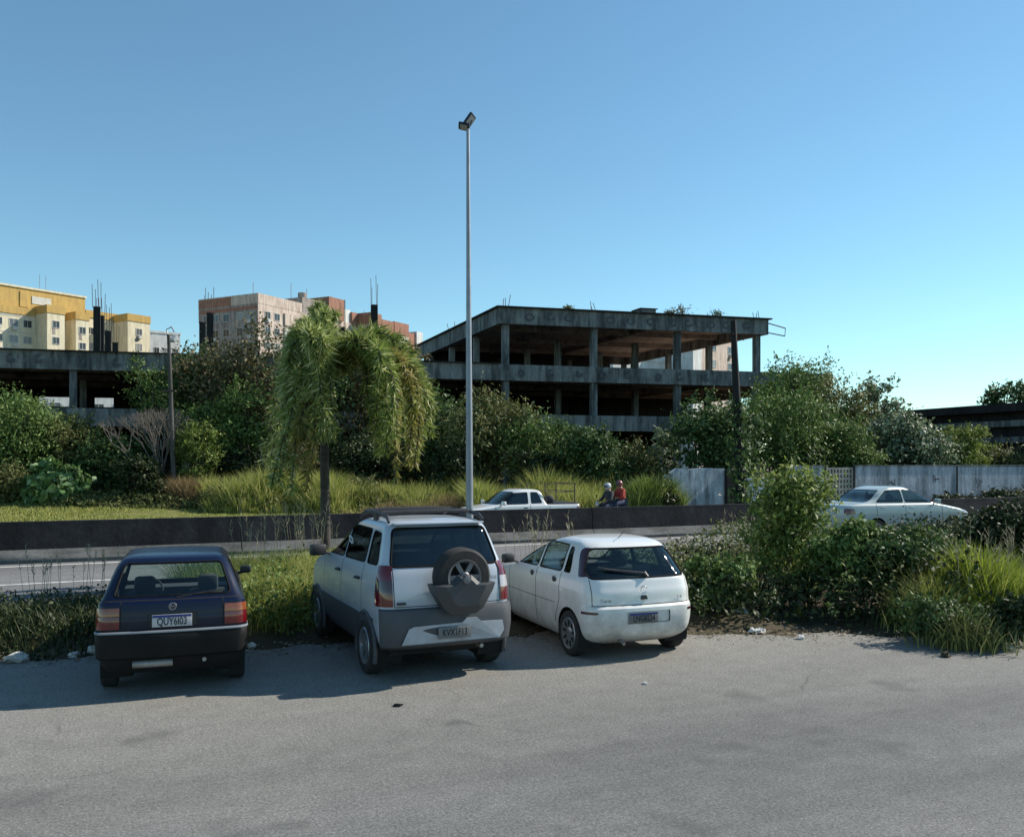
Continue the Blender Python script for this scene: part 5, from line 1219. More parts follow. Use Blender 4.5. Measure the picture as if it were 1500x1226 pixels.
def motorbike():
    base = road(17.5, 29.2); hz_ = R(114.7)
    o = thing('motorcycle', 'small dark motorcycle carrying two people beyond the barrier', 'motorcycle', base, hz_)
    for y in (-.62, .66):
        M = Matrix.Translation((0, y, .3)) @ Matrix.Rotation(R(90), 4, 'Y')
        t_ = MB(); t_.lathe([(.235, -.04), (.285, -.045), (.30, 0), (.285, .045), (.235, .04)], 30, M=M, closed=True); w_ = t_.build('wheel', K['tyre'], o, smooth=True)
        r_ = MB(); r_.lathe([(.24, -.02), (.24, .02), (.22, .02), (.22, -.02)], 30, 0, M, True)
        for k in range(6): r_.box(-.012, 0, -.01, .012, .225, .01, 0, M @ Matrix.Rotation(R(60 * k), 4, 'Z'))
        r_.lathe([(0, -.05), (.05, -.05), (.05, .05), (0, .05)], 14, 0, M); r_.build('rim', K['alloy'], w_)
    f = MB(); f.tube([(0, .42, .92), (0, .30, .62), (0, .05, .36), (0, -.25, .36), (0, -.30, .66), (0, .38, .80)], .026, 8); f.tube([(.0, -.3, .66), (0, -.78, .74)], .022, 6)
    for x in (-.09, .09): f.tube([(x, .66, .3), (x, .45, .92)], .022, 8); f.tube([(x, -.62, .3), (x, -.1, .36)], .02, 6)
    f.build('frame', K['black_plastic'], o, smooth=True)
    MB().box(-.13, -.18, .26, .13, .2, .56).build('engine', K['steel'], o, bevel=.04)
    MB().ball((0, .18, .86), (.15, .27, .13), 16, 10).build('fuel_tank', K['black_plastic'], o, smooth=True)
    MB().box(-.14, -.72, .76, .14, -.05, .85).build('seat', K['seat'], o, bevel=.035)
    m = MB(); m.tube([(-.36, .26, 1.02), (-.2, .38, 1.03), (.2, .38, 1.03), (.36, .26, 1.02)], .016, 8); m.tube([(-.3, .32, 1.03), (-.34, .34, 1.18)], .008, 5); m.tube([(.3, .32, 1.03), (.34, .34, 1.18)], .008, 5); m.build('handlebar', K['black_plastic'], o, smooth=True)
    for x in (-.35, .35): MB().ball((x, .345, 1.21), (.06, .02, .04), 12, 8).build('wing_mirror', K['black_plastic'], o, smooth=True)
    MB().ball((0, .52, .92), (.09, .07, .10), 14, 10).build('headlight', K['clear_lens'], o, smooth=True)
    MB().tube([(.14, .0, .34), (.16, -.45, .40), (.17, -.75, .46)], [.03, .045, .05], 10).build('exhaust', K['muffler'], o, smooth=True)
    for y, r0 in ((.66, .325), (-.62, .33)): MB().tube([(0, y + r0 * math.cos(R(a)), .3 + r0 * math.sin(R(a))) for a in range(30, 151, 15)], .035, 6).build('mudguard', K['white_paint'] if y < 0 else K['black_plastic'], o, smooth=True)
    rider('rider in a dark jacket and silver helmet holding the motorcycle handlebars', base + Vector((math.cos(hz_ + R(90)) * -.10, math.sin(hz_ + R(90)) * -.10, 0)), hz_, K['dark_cloth'], K['helmet_grey'], (.30, .40, .14), .78, .10)
    rider('passenger in a red jacket and red helmet seated behind the motorcycle rider', base + Vector((math.cos(hz_ + R(90)) * -.56, math.sin(hz_ + R(90)) * -.56, 0)), hz_, K['red_cloth'], K['helmet_red'], (.17, .30, .16), .87, .05)
motorbike()

# ------------------------------------------------------------------ palm
def palm():
    Y = 17.2; base = Vector((gx(478, Y), Y, .05)); top = Vector((gx(474, Y), Y, hz(575, Y)))
    o = thing('palm_tree', 'tall palm with a slim trunk and drooping feathery fronds standing behind the two darker parked cars', 'palm', base)
    o['label'] = 'slim palm with drooping bushy fronds standing on the verge before the ruin'
    m = MB(); m.tube([base - Vector((0, 0, .2)), base + Vector((0, 0, .4)), base.lerp(top, .4), base.lerp(top, .8), top, top + Vector((0, 0, .35))], [.13, .105, .09, .085, .095, .05], 14)
    m.build('trunk', K['palm_bark'], o, world=True, smooth=True)
    q = lambda px, py, dy: at(px, py, Y + dy)
    T = (474, 560, 0)
    fr = [  # control points in the crown (column, row, depth) and leaflet length
        ([T, (468, 500, .1), (464, 465, .15), (468, 446, .2)], .25), ([T, (478, 500, -.2), (480, 470, -.35), (490, 460, -.5)], .25), ([T, (462, 500, .2), (452, 472, .3), (440, 476, .4)], .25),
        ([T, (456, 492, -.3), (440, 490, -.5), (430, 540, -.8), (428, 620, -.9)], .30), ([T, (466, 492, -.7), (462, 485, -1.1), (462, 540, -1.4), (460, 630, -1.5)], .30), ([T, (474, 498, -.6), (480, 488, -1.0), (484, 545, -1.3), (486, 640, -1.3)], .28),
        ([T, (452, 500, .4), (428, 505, .6), (416, 560, .7), (408, 660, .7)], .30), ([T, (458, 525, -.6), (440, 545, -1.0), (426, 610, -1.2), (408, 705, -1.2)], .28), ([T, (472, 540, -.7), (470, 570, -1.1), (462, 620, -1.2), (446, 700, -1.2)], .26),
        ([T, (446, 510, 1.0), (432, 505, 1.5), (424, 570, 1.8), (420, 640, 1.8)], .30),
        ([T, (505, 505, .2), (545, 505, .35), (592, 520, .4), (622, 572, .4), (630, 636, .35)], .30), ([T, (505, 515, -.3), (550, 510, -.6), (586, 530, -.9), (604, 590, -1.0), (597, 680, -.95)], .27),
        ([T, (503, 505, .9), (540, 503, 1.5), (578, 520, 1.9), (604, 560, 2.0), (612, 620, 2.0)], .32), ([T, (500, 520, -.6), (538, 504, -1.2), (562, 525, -1.6), (566, 610, -1.7)], .30),
        ([T, (504, 515, .3), (540, 500, .5), (566, 516, .6), (574, 600, .6)], .32), ([T, (510, 510, -.5), (545, 498, -1.0), (570, 540, -1.3), (574, 640, -1.3)], .32), ([T, (508, 508, .5), (552, 496, .8), (586, 545, 1.0), (590, 640, 1.0)], .32), ([T, (508, 515, -.2), (540, 508, -.4), (556, 560, -.5), (552, 640, -.5)], .32), ([T, (510, 502, .2), (575, 494, .3), (612, 545, .3), (614, 650, .3)], .30),
         ([T, (510, 505, -.1), (560, 500, -.2), (604, 535, -.3), (618, 600, -.3)], .28)]
    rj = random.Random(5)
    fr = [(i, p_, l_) for i, (p_, l_) in enumerate(fr)]
    fr += [(i, [p_[0]] + [(a_ + rj.uniform(-24, 20) * (.4 + .6 * min(1, (b_ - 430) / 150)), b_ + rj.uniform(-8, 26), d_ + rj.uniform(-.7, .7)) for a_, b_, d_ in p_[1:]], l_ * rj.uniform(.85, 1.1)) for q_ in range(2) for i, p_, l_ in list(fr)]
    for fr_i, pts, ll in fr:
        C = [q(*p) for p in pts]; L = []
        n = 34
        for i in range(n + 1):                          # Catmull-Rom through the control points
            u = i / n * (len(C) - 1); k = min(int(u), len(C) - 2); t_ = u - k
            p0, p1, p2, p3 = C[max(k - 1, 0)], C[k], C[k + 1], C[min(k + 2, len(C) - 1)]
            L.append(.5 * ((2 * p1) + (p2 - p0) * t_ + (2 * p0 - 5 * p1 + 4 * p2 - p3) * t_ ** 2 + (3 * p1 - p0 - 3 * p2 + p3) * t_ ** 3))
        rb = MB(); rb.tube(L, [.028 * (1 - .8 * i / n) + .004 for i in range(n + 1)], 6)
        f = rb.build('frond', K['palm_bark'], o, world=True, smooth=True)
        N_ = 640; A = np.array(L); u = rng.uniform(.16, 1, N_) * n; k = np.clip(u.astype(int), 0, n - 1); w_ = (u - k)[:, None]
        P0 = A[k] * (1 - w_) + A[k + 1] * w_; tg = A[k + 1] - A[k]; tg /= np.linalg.norm(tg, axis=1, keepdims=True)
        d = unit(N_); d -= tg * (d * tg).sum(1)[:, None] * .8; d += tg * .55; d /= np.linalg.norm(d, axis=1, keepdims=True)
        ln = ll * rng.uniform(.35, 1.35, N_) * (1 - .35 * (u / n) ** 3)
        # every leaflet in two joints: it leaves the rib sideways and hangs
        d2 = d * .8 - np.array([0, 0, .20]) + unit(N_) * .6; d2 /= np.linalg.norm(d2, axis=1, keepdims=True)
        a, b, c = P0, P0 + d * (ln * .42)[:, None], P0 + d * (ln * .42)[:, None] + d2 * (ln * .6)[:, None]
        s = np.cross(d, d2) + unit(N_) * .3; s /= np.linalg.norm(s, axis=1, keepdims=True); hw = (.0145 * rng.uniform(.7, 1.3, N_))[:, None]
        V = np.stack([a - s * hw * .6, a + s * hw * .6, b - s * hw, b + s * hw, c], 1)
        bs = (np.arange(N_) * 5)[:, None]
        F = np.concatenate([bs + np.array(x)[None] for x in ([0, 1, 3], [0, 3, 2], [2, 3, 4])], 0)
        npmesh('leaflets', V.reshape(-1, 3), F, G['palm_dry' if fr_i in (8, 11) else 'palm_pale' if fr_i < 10 else 'palm'], f)
palm()

# ------------------------------------------------------------------ trees and bushes beyond the highway
T = [  # label, name, category, column, Y, top row, width px, leaf kind, leaves, leaf size, lowest leaf (share of height), depth, lobes, aspect
 ('tall dark brownish tree crowding the ruin, behind the palm', 'broad_tree', 'tree', 345, 50, 484, 160, 'brown', 7500, .36, .12, .8, 11, .55),
 ('dark bushy tree with its crown between palm fronds and the yellow building', 'broad_tree', 'tree', 285, 52, 515, 90, 'deep', 3600, .36, .1, 1, 8, .5),
 ('dense dark tree in the shade right behind the palm trunk', 'broad_tree', 'tree', 455, 49, 520, 130, 'deep', 5200, .36, .05, .9, 9, .5),
 ('tree with a rounded top standing against the ruin side behind the palm', 'broad_tree', 'tree', 560, 50, 505, 130, 'brown', 5200, .36, .08, .9, 9, .5),
 ('deep green tree filling the gap between palm and lamp post', 'broad_tree', 'tree', 632, 49, 560, 110, 'deep', 4200, .34, .05, .9, 9, .5),
 ('sunlit olive tree just beside the lamp post, below the ruin floor', 'broad_tree', 'tree', 715, 47, 562, 130, 'olive', 5600, .32, .06, .8, 10, .5),
 ('mid green spreading bush in front of the ruin middle', 'bush', 'bush', 788, 46, 600, 140, 'mid', 5200, .30, .03, .7, 10, .5),
 ('round dark green bush above the motorcycle', 'bush', 'bush', 868, 44, 612, 105, 'deep', 4600, .28, .0, .8, 9, .5),
 ('low yellowish olive bush beside the round dark bush', 'bush', 'bush', 930, 45, 640, 70, 'olive', 2400, .26, .0, .8, 7, .5),
 ('bush with pale silvery leaves in front of the lowest slab', 'bush', 'bush', 968, 46, 628, 68, 'pale', 2000, .28, .02, .8, 7, .6),
 ('wide dark green tree left of the dark pole', 'broad_tree', 'tree', 1050, 44, 585, 125, 'deep', 5600, .30, .1, .8, 10, .5),
 ('wide dense tree with a sunlit top behind the peeling wall', 'broad_tree', 'tree', 1140, 46.5, 575, 150, 'mid', 7500, .30, .08, .8, 11, .5),
 ('taller tree rising behind the wide one at the end of the ruin', 'broad_tree', 'tree', 1172, 56, 528, 130, 'mid', 6000, .36, .2, .8, 10, .5),
 ('tall leafy tree with a stepped crown right of the ruin', 'broad_tree', 'tree', 1232, 53, 545, 100, 'olive', 5000, .34, .08, .9, 9, .5),
 ('thin small tree with wispy open branches against the sky', 'slender_tree', 'tree', 1282, 56, 538, 68, 'pale', 1100, .34, .35, .9, 8, .5),
 ('green bush leaning over the wall beside the pierced panel', 'bush', 'bush', 1238, 48, 612, 120, 'mid', 5600, .28, .2, .6, 10, .5),
 ('pale leaved bush spilling over the middle of the boundary wall', 'bush', 'bush', 1330, 50.5, 606, 130, 'pale', 5400, .30, .2, .6, 10, .6),
 ('bright leaved bush at the end of the bushes before the dark shed', 'bush', 'bush', 1405, 53, 622, 85, 'bright', 2800, .30, .2, .7, 8, .55),
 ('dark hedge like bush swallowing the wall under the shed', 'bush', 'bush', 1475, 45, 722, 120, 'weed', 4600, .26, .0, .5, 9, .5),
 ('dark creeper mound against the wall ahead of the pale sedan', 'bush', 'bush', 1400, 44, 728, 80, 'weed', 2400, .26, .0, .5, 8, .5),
 ('dry olive scrub growing along the shed front', 'bush', 'bush', 1480, 55, 648, 110, 'olive', 2600, .3, .1, .6, 8, .5),
 ('dark treetop behind the shed roof', 'broad_tree', 'tree', 1462, 84, 562, 42, 'deep', 1400, .42, .45, 1, 7, .5),
 ('higher dark treetop at the picture edge behind the shed', 'broad_tree', 'tree', 1502, 82, 556, 52, 'deep', 1800, .42, .4, 1, 7, .5),
 ('large mid green bush mass beside the low ruin floors', 'bush', 'bush', 25, 46, 572, 150, 'mid', 7500, .30, .02, .8, 11, .5),
 ('dusty olive bush in front of the ruin column', 'bush', 'bush', 100, 47, 605, 110, 'olive', 4600, .30, .02, .8, 9, .5),
 ('large leaved pale bush standing low by the lawn', 'bush', 'bush', 85, 43, 668, 88, 'broad', 2200, .42, .0, .8, 8, .75),
 ('low yellow green bush at the lawn end', 'bush', 'bush', 18, 43.5, 675, 80, 'olive', 2600, .24, .0, .8, 8, .5),
 ('dark shaded thicket between the large leaved bush and the slender pole', 'bush', 'bush', 170, 46, 640, 110, 'deep', 4600, .28, .0, .8, 9, .5),
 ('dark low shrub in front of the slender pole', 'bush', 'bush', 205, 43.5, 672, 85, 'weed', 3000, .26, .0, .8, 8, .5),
 ('bright feathery bush right beside the slender pole', 'bush', 'bush', 285, 45, 618, 80, 'bright', 3200, .28, .0, .8, 8, .5),
 ('small green treetop by the slender pole before the slab', 'slender_tree', 'tree', 222, 49, 528, 70, 'mid', 1600, .3, .4, .9, 7, .5),
 ('blue green drooping bush under the tall brownish tree', 'bush', 'bush', 335, 47, 560, 110, 'mid', 4000, .32, .25, .7, 8, .45),
 ('low shaded shrub at the palm foot on the far bank', 'bush', 'bush', 415, 44, 640, 90, 'brown', 3000, .26, .0, .8, 8, .5),
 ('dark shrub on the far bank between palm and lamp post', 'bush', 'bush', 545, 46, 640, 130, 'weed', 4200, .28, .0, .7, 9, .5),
 ('dim shrub behind the dry reddish grass', 'bush', 'bush', 375, 46, 660, 90, 'weed', 2800, .28, .0, .7, 8, .5),
 ('dark low bush spilling over the peeling wall beside the roadside grass', 'bush', 'bush', 972, 40.2, 692, 44, 'weed', 1600, .24, .0, .8, 8, .5),
 ('dark shrub beneath the sunlit olive tree by the lamp post', 'bush', 'bush', 672, 45, 640, 90, 'weed', 2800, .28, .0, .7, 8, .5),
 ('shaded shrub at the motorcycle front below the bushes', 'bush', 'bush', 800, 44, 660, 110, 'weed', 3000, .26, .0, .6, 8, .5),
 ('dark undergrowth bush between the pole and the pierced panel', 'bush', 'bush', 1180, 47, 650, 80, 'weed', 3000, .26, .0, .7, 8, .5),
]
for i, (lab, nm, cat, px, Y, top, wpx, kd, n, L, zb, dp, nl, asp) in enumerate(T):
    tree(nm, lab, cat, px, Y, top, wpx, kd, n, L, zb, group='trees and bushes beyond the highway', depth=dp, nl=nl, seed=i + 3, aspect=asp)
def bare_shrub():
    Y = 45; b = Vector((gx(222, Y), Y, 0)); o = thing('bare_shrub', 'leafless grey twiggy shrub in front of the ruin slab by the slender pole', 'shrub', b)
    m = MB()
    def grow(p, d, l, r, k):
        e = p + d * l; m.tube([p, p.lerp(e, .5) + Vector((random.uniform(-.05, .05), 0, .04)), e], [r, r * .8, r * .6], 5)
        if k == 0: return
        for _ in range(3): grow(e, (d + Vector((random.uniform(-.6, .6), random.uniform(-.6, .6), random.uniform(-.1, .4)))).normalized(), l * .72, r * .6, k - 1)
    for _ in range(5): grow(b + Vector((random.uniform(-.5, .5), 0, 0)), Vector((random.uniform(-.4, .4), random.uniform(-.4, .4), 1)).normalized(), 1.9, .06, 4)
    m.build('branches', K['twig'], o, world=True)
bare_shrub()

# ------------------------------------------------------------------ grass beyond the highway
def band(n, s0, s1, t0, t1, seed=1, thr=-.3):
    s = rng.uniform(s0, s1, n * 2); t = rng.uniform(t0, t1, n * 2); v = vnoise(s, t, seed)
    k = np.where(v + rng.uniform(-.5, .5, n * 2) > thr)[0][:n]; return s[k], t[k], v[k]
def lawn_z(s, t): return .06 + .35 * np.clip((t - 36) / 16, 0, 1) ** 2 * (3 - 2 * np.clip((t - 36) / 16, 0, 1))
def pxband(n, px0, px1, Y0, Y1, seed, thr=-.3):
    px = rng.uniform(px0, px1, n * 2); Y = rng.uniform(Y0, Y1, n * 2); x = (px - CX) * Y / FPX
    s_ = x * U.x + Y * U.y; t_ = x * N.x + Y * N.y; v = vnoise(x, Y, seed)
    k = np.where((v + rng.uniform(-.5, .5, n * 2) > thr) & (t_ > 33.5))[0][:n]
    z = np.where(s_ < 12, lawn_z(s_, t_), -.05)
    return np.stack([x, Y, z - .03], 1)[k], v[k]
def fgrass(name, label, n, px0, px1, Y0, Y1, h, var, w_, kind, seed, thr=-.3, lean=.4):
    P, v = pxband(n, px0, px1, Y0, Y1, seed, thr)
    f_ = vnoise(P[:, 0] * 3.1, P[:, 1] * 3.1, seed + 50)
    hh = (h + var * np.clip(v + .2, -.6, 1.2)) * np.clip((P[:, 1] - Y0) / 2.4 + .2 + .25 * f_, .18, 1) * (1 + .25 * f_)
    tag(grass_obj(name, P, np.maximum(hh, .08), w_, G[kind], lean=lean), label, 'grass', kind='stuff')
fgrass('lawn_grass', 'short sunlit yellow green grass on the bank behind the barrier', 26000, -60, 560, 34, 46, .16, .10, .05, 'lawn', 2, -1)
fgrass('dry_grass', 'dry reddish grass clumps beside the slender pole', 5200, 238, 350, 41.8, 45, 1.55, .6, .04, 'dry', 9, -.5, .45)
fgrass('tall_grass', 'tall yellow green grass in front of the trees on both sides of the palm', 13000, 300, 700, 40, 44.5, 1.45, .8, .045, 'grass', 3, -.5)
fgrass('roadside_grass', 'tall roadside grass behind the pickup and motorcycle', 10000, 690, 1000, 37.8, 43, 1.4, .8, .045, 'grass', 5, -.5)
def fweeds(label, n, px0, px1, Y0, Y1, h, L, kind, seed):
    P, v = pxband(n, px0, px1, Y0, Y1, seed, -.2)
    hh = h * (.6 + .5 * np.clip(v, -.5, 1)) * np.clip((P[:, 1] - Y0) / 2 + .3, .3, 1)
    P[:, 2] += hh * rng.uniform(0, 1, len(P)) ** .6
    tag(leaf_cloud('bank_weeds', P, unit(len(P)), unit(len(P)) * .8 + np.array([.15, -.15, .7]), L * rng.uniform(.5, 1.5, len(P)), L * .35, G[kind]), label, 'undergrowth', kind='stuff')
fweeds('olive weeds mixed through the tall grass on the far bank around the palm', 7000, 290, 700, 40.2, 45, 1.7, .22, 'olive', 31)
fweeds('leafy green weeds among the roadside grass behind the pickup', 5000, 690, 1000, 38.4, 43.5, 1.6, .22, 'mid', 32)
fweeds('low weeds fringing the bushes along the lawn', 6000, -20, 330, 41.5, 45, 1.2, .22, 'olive', 33)
fgrass('wall_grass', 'tall bright grass beside the foot of the peeling wall', 2600, 930, 1002, 38.6, 40.8, 1.5, .5, .045, 'bright', 15, -.6)
fgrass('brown_grass', 'patches of dry reddish grass on the far bank behind the pickup', 3000, 500, 900, 39, 42, .8, .5, .04, 'dry', 8, .1, .45)
fgrass('bank_grass', 'straggling grass among the low bushes by the lawn end', 5000, -20, 250, 41.5, 44, .6, .5, .045, 'bright', 12, -.2)

# ------------------------------------------------------------------ verge between lot and highway
def vz(s, t): return np.array([vergez(a, b) for a, b in zip(s, t)])
def verge_mask(s, t, d=.0): return t > np.array([edge_t(max(-40, min(40, a))) for a in s]) + d
def leafy(name, label, n, s0, s1, t0, t1, hmax, L, kind, seed=1, aspect=.55, edge=.1, thr=-.4, low=.0, asx=1.0):
    s, t, v = band(n, s0, s1, t0, t1, seed, thr); k = verge_mask(s, t, edge); s, t, v = s[k], t[k], v[k]
    e = np.array([edge_t(max(-40, min(40, a))) for a in s])
    prof = np.clip((t - e) / .9, .12, 1) * np.clip((16.7 - t) / .5, .35, 1)
    top = hmax * (np.array([.5 + .5 * sm(9.2, 12.2, a) if a > 7.6 else 1 for a in s])) * (.62 + .38 * np.clip(v + .3, -1, 1)) * prof
    top *= 1 + .34 * vnoise(s * 3.3, t * 3.3, seed + 9)
    z = vz(s, t) + low + top * rng.uniform(0, 1, len(s)) ** .55
    P = st(s, t, z); P += rng.normal(size=P.shape) * .03
    o = leaf_cloud(name, P, unit(len(s)) + np.array([0, 0, .2]), unit(len(s)) * .8 + np.array([.15, -.15, .8]), L * rng.uniform(.6, 1.4, len(s)), L * aspect * rng.uniform(.7, 1.2, len(s)), G[kind])
    return tag(o, label, 'undergrowth', kind='stuff')
def blades(name, label, n, s0, s1, t0, t1, h, w, kind, seed=1, lean=.4, edge=.05, thr=-.4, var=.5):
    s, t, v = band(n, s0, s1, t0, t1, seed, thr); k = verge_mask(s, t, edge); s, t, v = s[k], t[k], v[k]
    e = np.array([edge_t(max(-40, min(40, a))) for a in s])
    hh = h * (1 - var + var * np.clip(v + .5, 0, 1.5)) * np.clip((t - e) / .7 + .25, .3, 1)
    o = grass_obj(name, st(s, t, vz(s, t) - .03), hh, w, G[kind], lean=lean, segs=4)
    return tag(o, label, 'grass', kind='stuff')
# left of and between the parked cars
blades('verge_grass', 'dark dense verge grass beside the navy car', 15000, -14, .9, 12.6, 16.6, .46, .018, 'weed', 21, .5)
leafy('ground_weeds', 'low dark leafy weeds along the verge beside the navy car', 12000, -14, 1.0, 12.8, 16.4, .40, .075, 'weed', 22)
blades('sunlit_grass', 'yellow green tall grass between the navy car and the one with the spare wheel', 9500, 1.2, 4.2, 12.9, 16.6, .90, .016, 'grass', 23, .45, var=.35)
leafy('ground_weeds', 'leafy green weeds between the navy car and the one with the spare wheel', 7500, 1.0, 4.6, 12.7, 16.3, .66, .07, 'mid', 24)
blades('low_verge_grass', 'lower green grass on the verge hidden behind the white hatchback', 5000, 4.2, 8.4, 12.4, 16.5, .50, .016, 'olive', 28, .45, var=.35)
# right hand mass of weeds
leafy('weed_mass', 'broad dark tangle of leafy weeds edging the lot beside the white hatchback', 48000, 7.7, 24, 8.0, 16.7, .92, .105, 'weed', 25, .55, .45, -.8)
leafy('sunlit_weeds', 'brighter leafy tops over the tangle of weeds', 15000, 7.9, 24, 9.8, 16.7, .66, .09, 'olive', 26, .5, .9, -.3, .36)  # lighter leaves paint the sunlit top band of the weed mass
blades('long_grass', 'long green grass blades standing through the weeds', 1100, 11, 24, 9.5, 16.5, 1.15, .018, 'olive', 27, .5, .25, 0)
def shoots(label, n, s0, s1, t0, t1, h0, h1, L, kind, name='weed_shoots'):
    m = MB(); P = []; D = []
    for _ in range(n):
        s_ = random.uniform(s0, s1); e = edge_t(s_); t_ = random.uniform(max(t0, e + .5), t1)
        if t_ < e + .3: continue
        b = road(s_, t_, vergez(s_, t_)); h = random.uniform(h0, h1) * (.55 + .45 * sm(9.2, 12.2, s_)); d = Vector((random.uniform(-.45, .45), random.uniform(-.45, .3), 1)).normalized()
        c = b + d * h * .6; e2 = c + (d + Vector((random.uniform(-.5, .5), random.uniform(-.5, .3), -.1))).normalized() * h * .45
        m.tube([b, c, e2], [.009, .006, .003], 4)
        for k in range(random.randint(16, 30)):
            f = random.uniform(.35, 1); q = b.lerp(c, f / .6) if f < .6 else c.lerp(e2, (f - .6) / .4)
            v = Vector((random.uniform(-1, 1), random.uniform(-1, 1), random.uniform(-.3, .6))).normalized(); P.append(q + v * L * .5); D.append(v)
    o = leaf_cloud(name, np.array(P), np.array(D), unit(len(P)) * .5 + np.array([0, 0, 1]), L * rng.uniform(.6, 1.4, len(P)), L * .4, G[kind]); tag(o, label, 'undergrowth', kind='stuff')
    st2 = m.build('weed_stems', K['bark'], None); tag(st2, label + ', bare stems', 'undergrowth', kind='stuff')
shoots('leafy green shoots standing up out of the weeds beside the white hatchback', 90, 9.8, 14.5, 10.2, 16.2, .8, 1.35, .10, 'mid')
shoots('pale leafy shoots rising from the tangle below the passing sedan', 90, 11, 23, 8.6, 15.5, .7, 1.3, .09, 'bright')
shoots('drooping dark shoots leaning out of the weed edge onto the lot', 120, 8.2, 22, 8.2, 12.0, .5, 1.0, .10, 'deep')
def tuft(label, px, Y, py, wpx, n, kind, nm='grass_tussock', lean=.45, w=.016):
    x = gx(px, Y); h = hz(py, Y); wd = wpx * Y / FPX
    o = thing(nm, label, 'grass', (x, Y, 0))
    P = np.stack([x + rng.normal(size=n) * wd * .24, Y + rng.normal(size=n) * wd * .22, np.full(n, .02)], 1)
    d = np.hypot(P[:, 0] - x, P[:, 1] - Y) / (wd * .5)
    hh = h * np.clip(1.1 - .45 * d, .25, 1.1) * rng.uniform(.55, 1.05, n)
    grass_obj('blades', P, hh, w, G[kind], o, lean=lean, segs=4); return o
tuft('bright lime grass tussock in the sun among the dark weeds', 1430, 13.7, 786, 150, 5200, 'lime')
tuft('smaller dull yellow tussock beside the bright lime one', 1365, 13.3, 832, 110, 2200, 'grass')
tuft('dark green ragged tussock spilling onto the lot edge', 1415, 12.0, 880, 120, 700, 'olive', w=.016)
tree('bush', 'low dark leafy bush on the lot edge below the lime tussock', 'bush', 1400, 12.3, 872, 150, 'deep', 4200, .075, .0, depth=.6, nl=9, seed=98, aspect=.5, r0=.02)
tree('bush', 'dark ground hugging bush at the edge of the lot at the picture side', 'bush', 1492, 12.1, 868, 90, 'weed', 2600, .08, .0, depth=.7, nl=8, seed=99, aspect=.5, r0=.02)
tuft('green tussock at the picture edge beside the lime one', 1510, 13.2, 835, 90, 2400, 'bright')
tree('bush', 'feathery bright green bush rising over the weeds in front of the barrier end', 'bush', 1150, 15.4, 686, 116, 'bright', 6200, .115, .12, depth=.9, nl=14, seed=97, clump=.34, aspect=.34, r0=.03)
tree('bush', 'low leafy bush leaning out below the feathery bright one', 'bush', 1240, 14.6, 762, 120, 'mid', 6500, .10, .05, depth=.8, nl=9, seed=92, aspect=.45, r0=.025)
tree('bush', 'dark low bush at the white hatchback side on the lot edge', 'bush', 1052, 14.2, 815, 100, 'mid', 5200, .085, .0, depth=.8, nl=9, seed=93, aspect=.6, r0=.02)
tree('bush', 'dark thorny bush below the passing sedan', 'bush', 1320, 14.4, 776, 150, 'deep', 7500, .095, .0, depth=.7, nl=10, seed=94, aspect=.5, r0=.03)
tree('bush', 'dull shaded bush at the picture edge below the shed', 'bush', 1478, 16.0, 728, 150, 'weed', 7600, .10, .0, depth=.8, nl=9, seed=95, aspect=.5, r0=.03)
def seedheads(label, px, Y, py, wpx, n):
    x = gx(px, Y); h = hz(py, Y); wd = wpx * Y / FPX; b = Vector((x, Y, 0))
    o = thing('seeding_grass', label, 'grass', b)
    P = [(x + random.uniform(-.5, .5) * wd, Y + random.uniform(-.4, .4) * wd, 0) for _ in range(n)]
    plumes(P, [h * random.uniform(.7, 1.0) for _ in P]).build('stems', G['stem'], o, world=True)
seedheads('pale feathery seed heads over the weeds at the picture edge', 1455, 13.4, 758, 110, 26)
seedheads('thin straw stems standing in front of the barrier above the white hatchback', 800, 16.4, 752, 110, 26)
seedheads('sparse straw stems above the grass beside the palm trunk', 420, 15.8, 735, 120, 34)
seedheads('a few thin dry stems before the barrier beside the feathery bush', 1082, 16.2, 745, 50, 12)
seedheads('thin stems above the dark verge grass', 90, 14.6, 800, 150, 22)
# fallen leaves and rubble along the edge of the lot
n = 2600; s = rng.uniform(-12, 22, n); e = np.array([edge_t(a) for a in s]); t = e + rng.normal(size=n) * .22 - .02
P = st(s, t, .012 + rng.uniform(0, .02, n)); D = unit(n); D[:, 2] *= .15
tag(leaf_cloud('fallen_leaves', P, D, np.array([0, 0, 1]) + unit(n) * .35, .06 * rng.uniform(.5, 1.5, n), .035, G['litter']), 'dry fallen leaves strewn along the edge of the parking lot', 'leaf litter', kind='stuff')
n = 1500; s = rng.uniform(-11, 21, n); e = np.array([edge_t(a) for a in s]); t = e - np.abs(rng.normal(size=n)) * .5
P = st(s, t, .006); D = unit(n); D[:, 2] *= .2
tag(leaf_cloud('gravel', P, D, np.array([0, 0, 1]) + unit(n) * .5, .03 * rng.uniform(.4, 1.6, n), .022, G['litter']), 'fine gravel and grit by the edge of the lot', 'gravel', kind='stuff')
def lump(name, label, cat, px, py, r, material, flat=.6):
    Y = CH * FPX / (py - HY); x = gx(px, Y); o = MB()
    o.ball((0, 0, r * flat * .8), (r, r * .8, r * flat), 10, 7)
    o.v = [v + Vector((random.uniform(-1, 1), random.uniform(-1, 1), random.uniform(-1, 1))) * r * .2 for v in o.v]
    q = o.build(name, material); q.location = (x, Y, 0); q.rotation_euler.z = random.uniform(0, 6); tag(q, label, cat)
lump('rubble_chunk', 'largest pale lump of rubble on the lot edge in front of the dark grass', 'rubble', 25, 969, .15, K['stone'], .4)
lump('rubble_chunk', 'round whitish stone right beside the navy car', 'rubble', 138, 957, .085, K['stone'], .75)
lump('rubble_chunk', 'flat pale stone on the lot edge between the big lump and the round stone', 'rubble', 108, 962, .09, K['stone'], .4)
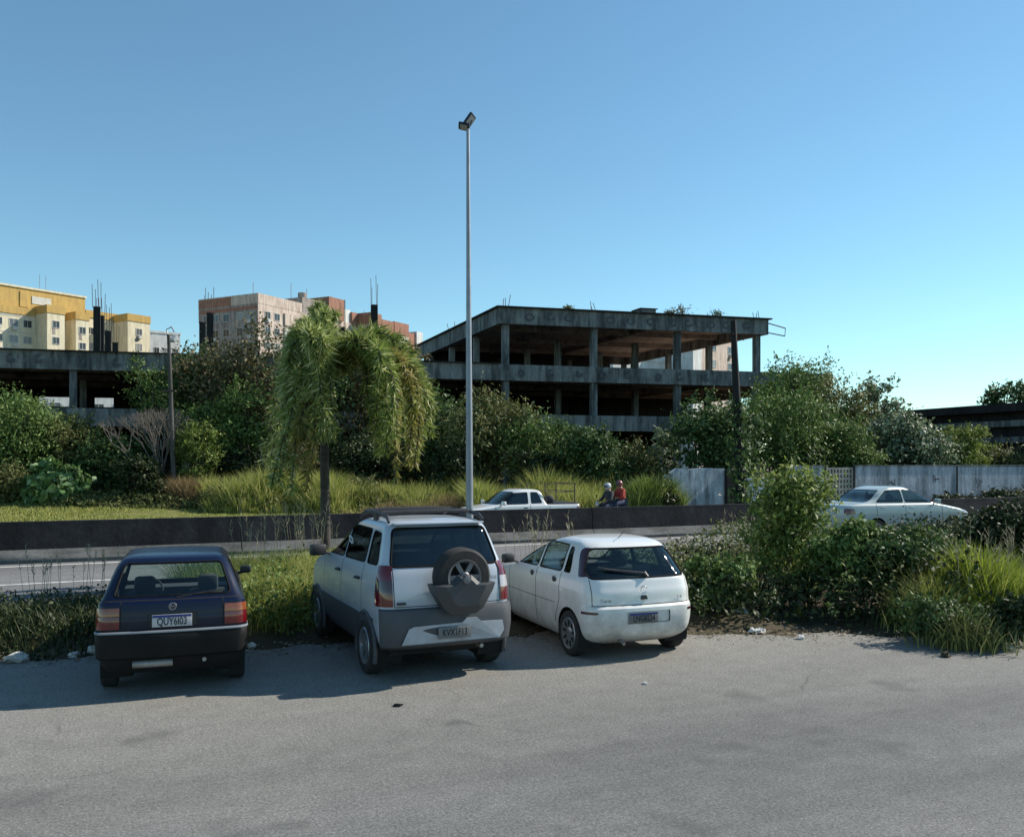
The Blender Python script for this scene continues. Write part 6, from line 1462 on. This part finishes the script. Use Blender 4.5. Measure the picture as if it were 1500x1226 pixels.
lump('crumpled_paper', 'crumpled white scrap beside the navy car rear wheel under the weeds', 'litter', 368, 948, .07, K['card'], .5)
lump('rubble_chunk', 'grey stone under the weeds behind the white hatchback', 'rubble', 1084, 909, .15, K['stone'], .7)
lump('crumpled_paper', 'flat pale scrap lying in the weed shade beside the white hatchback', 'litter', 1108, 926, .12, K['card'], .25)
lump('crumpled_paper', 'small white scrap at the lot edge in the middle of the weeds', 'litter', 1173, 936, .06, K['card'], .5)
lump('rubble_chunk', 'small pale stone at the edge below the bright tussock', 'rubble', 1478, 952, .08, K['stone'], .5)
lump('rubble_chunk', 'brownish flat stone lying under the tussocks', 'rubble', 1385, 962, .07, K['earth'], .5)
lump('crumpled_paper', 'tiny white scrap lying out on the open lot behind the white hatchback', 'litter', 945, 1002, .03, K['card'], .5)
lump('tar_lump', 'small black lump on the open lot behind the car with the spare wheel', 'debris', 583, 1034, .05, K['gap'], .25)

# ------------------------------------------------------------------ light, sky, camera
SUN_EL, SUN_B = R(38), R(22)
sd = Vector((math.cos(SUN_EL) * math.cos(SUN_B), math.cos(SUN_EL) * math.sin(SUN_B), math.sin(SUN_EL)))
sl = bpy.data.lights.new('sun', 'SUN'); sl.energy = 5.0; sl.angle = R(.5); sl.color = (1, .93, .82)
so = bpy.data.objects.new('sun', sl); COL.objects.link(so); so.rotation_euler = (-sd).to_track_quat('-Z', 'Y').to_euler()
w = bpy.data.worlds.new('World'); SC.world = w; w.use_nodes = True
t = w.node_tree; bg = t.nodes['Background']; sky = t.nodes.new('ShaderNodeTexSky'); sky.sky_type = 'NISHITA'; sky.sun_disc = False
sky.sun_elevation = SUN_EL; sky.sun_rotation = R(90) - SUN_B; sky.altitude = 20; sky.air_density = 1.0; sky.dust_density = 0.0; sky.ozone_density = 3.0
tint = t.nodes.new('ShaderNodeMix'); tint.data_type = 'RGBA'; tint.blend_type = 'MULTIPLY'; tint.inputs[0].default_value = 1; tint.inputs[7].default_value = (.88, 1.10, 1.02, 1)
t.links.new(sky.outputs[0], tint.inputs[6]); t.links.new(tint.outputs[2], bg.inputs[0]); bg.inputs[1].default_value = .112
cam = bpy.data.cameras.new('camera'); co = bpy.data.objects.new('camera', cam); COL.objects.link(co)
cam.sensor_fit = 'HORIZONTAL'; cam.sensor_width = 36; cam.lens = 36 * FPX / 1500; cam.shift_y = (HY - 613) / 1500
co.location = (0, 0, CH); co.rotation_euler = (R(90), 0, 0); cam.clip_start = .1; cam.clip_end = 3000
SC.camera = co
SC.view_settings.view_transform = 'Standard'; SC.view_settings.look = 'None'; SC.view_settings.exposure = .40; SC.view_settings.gamma = 1
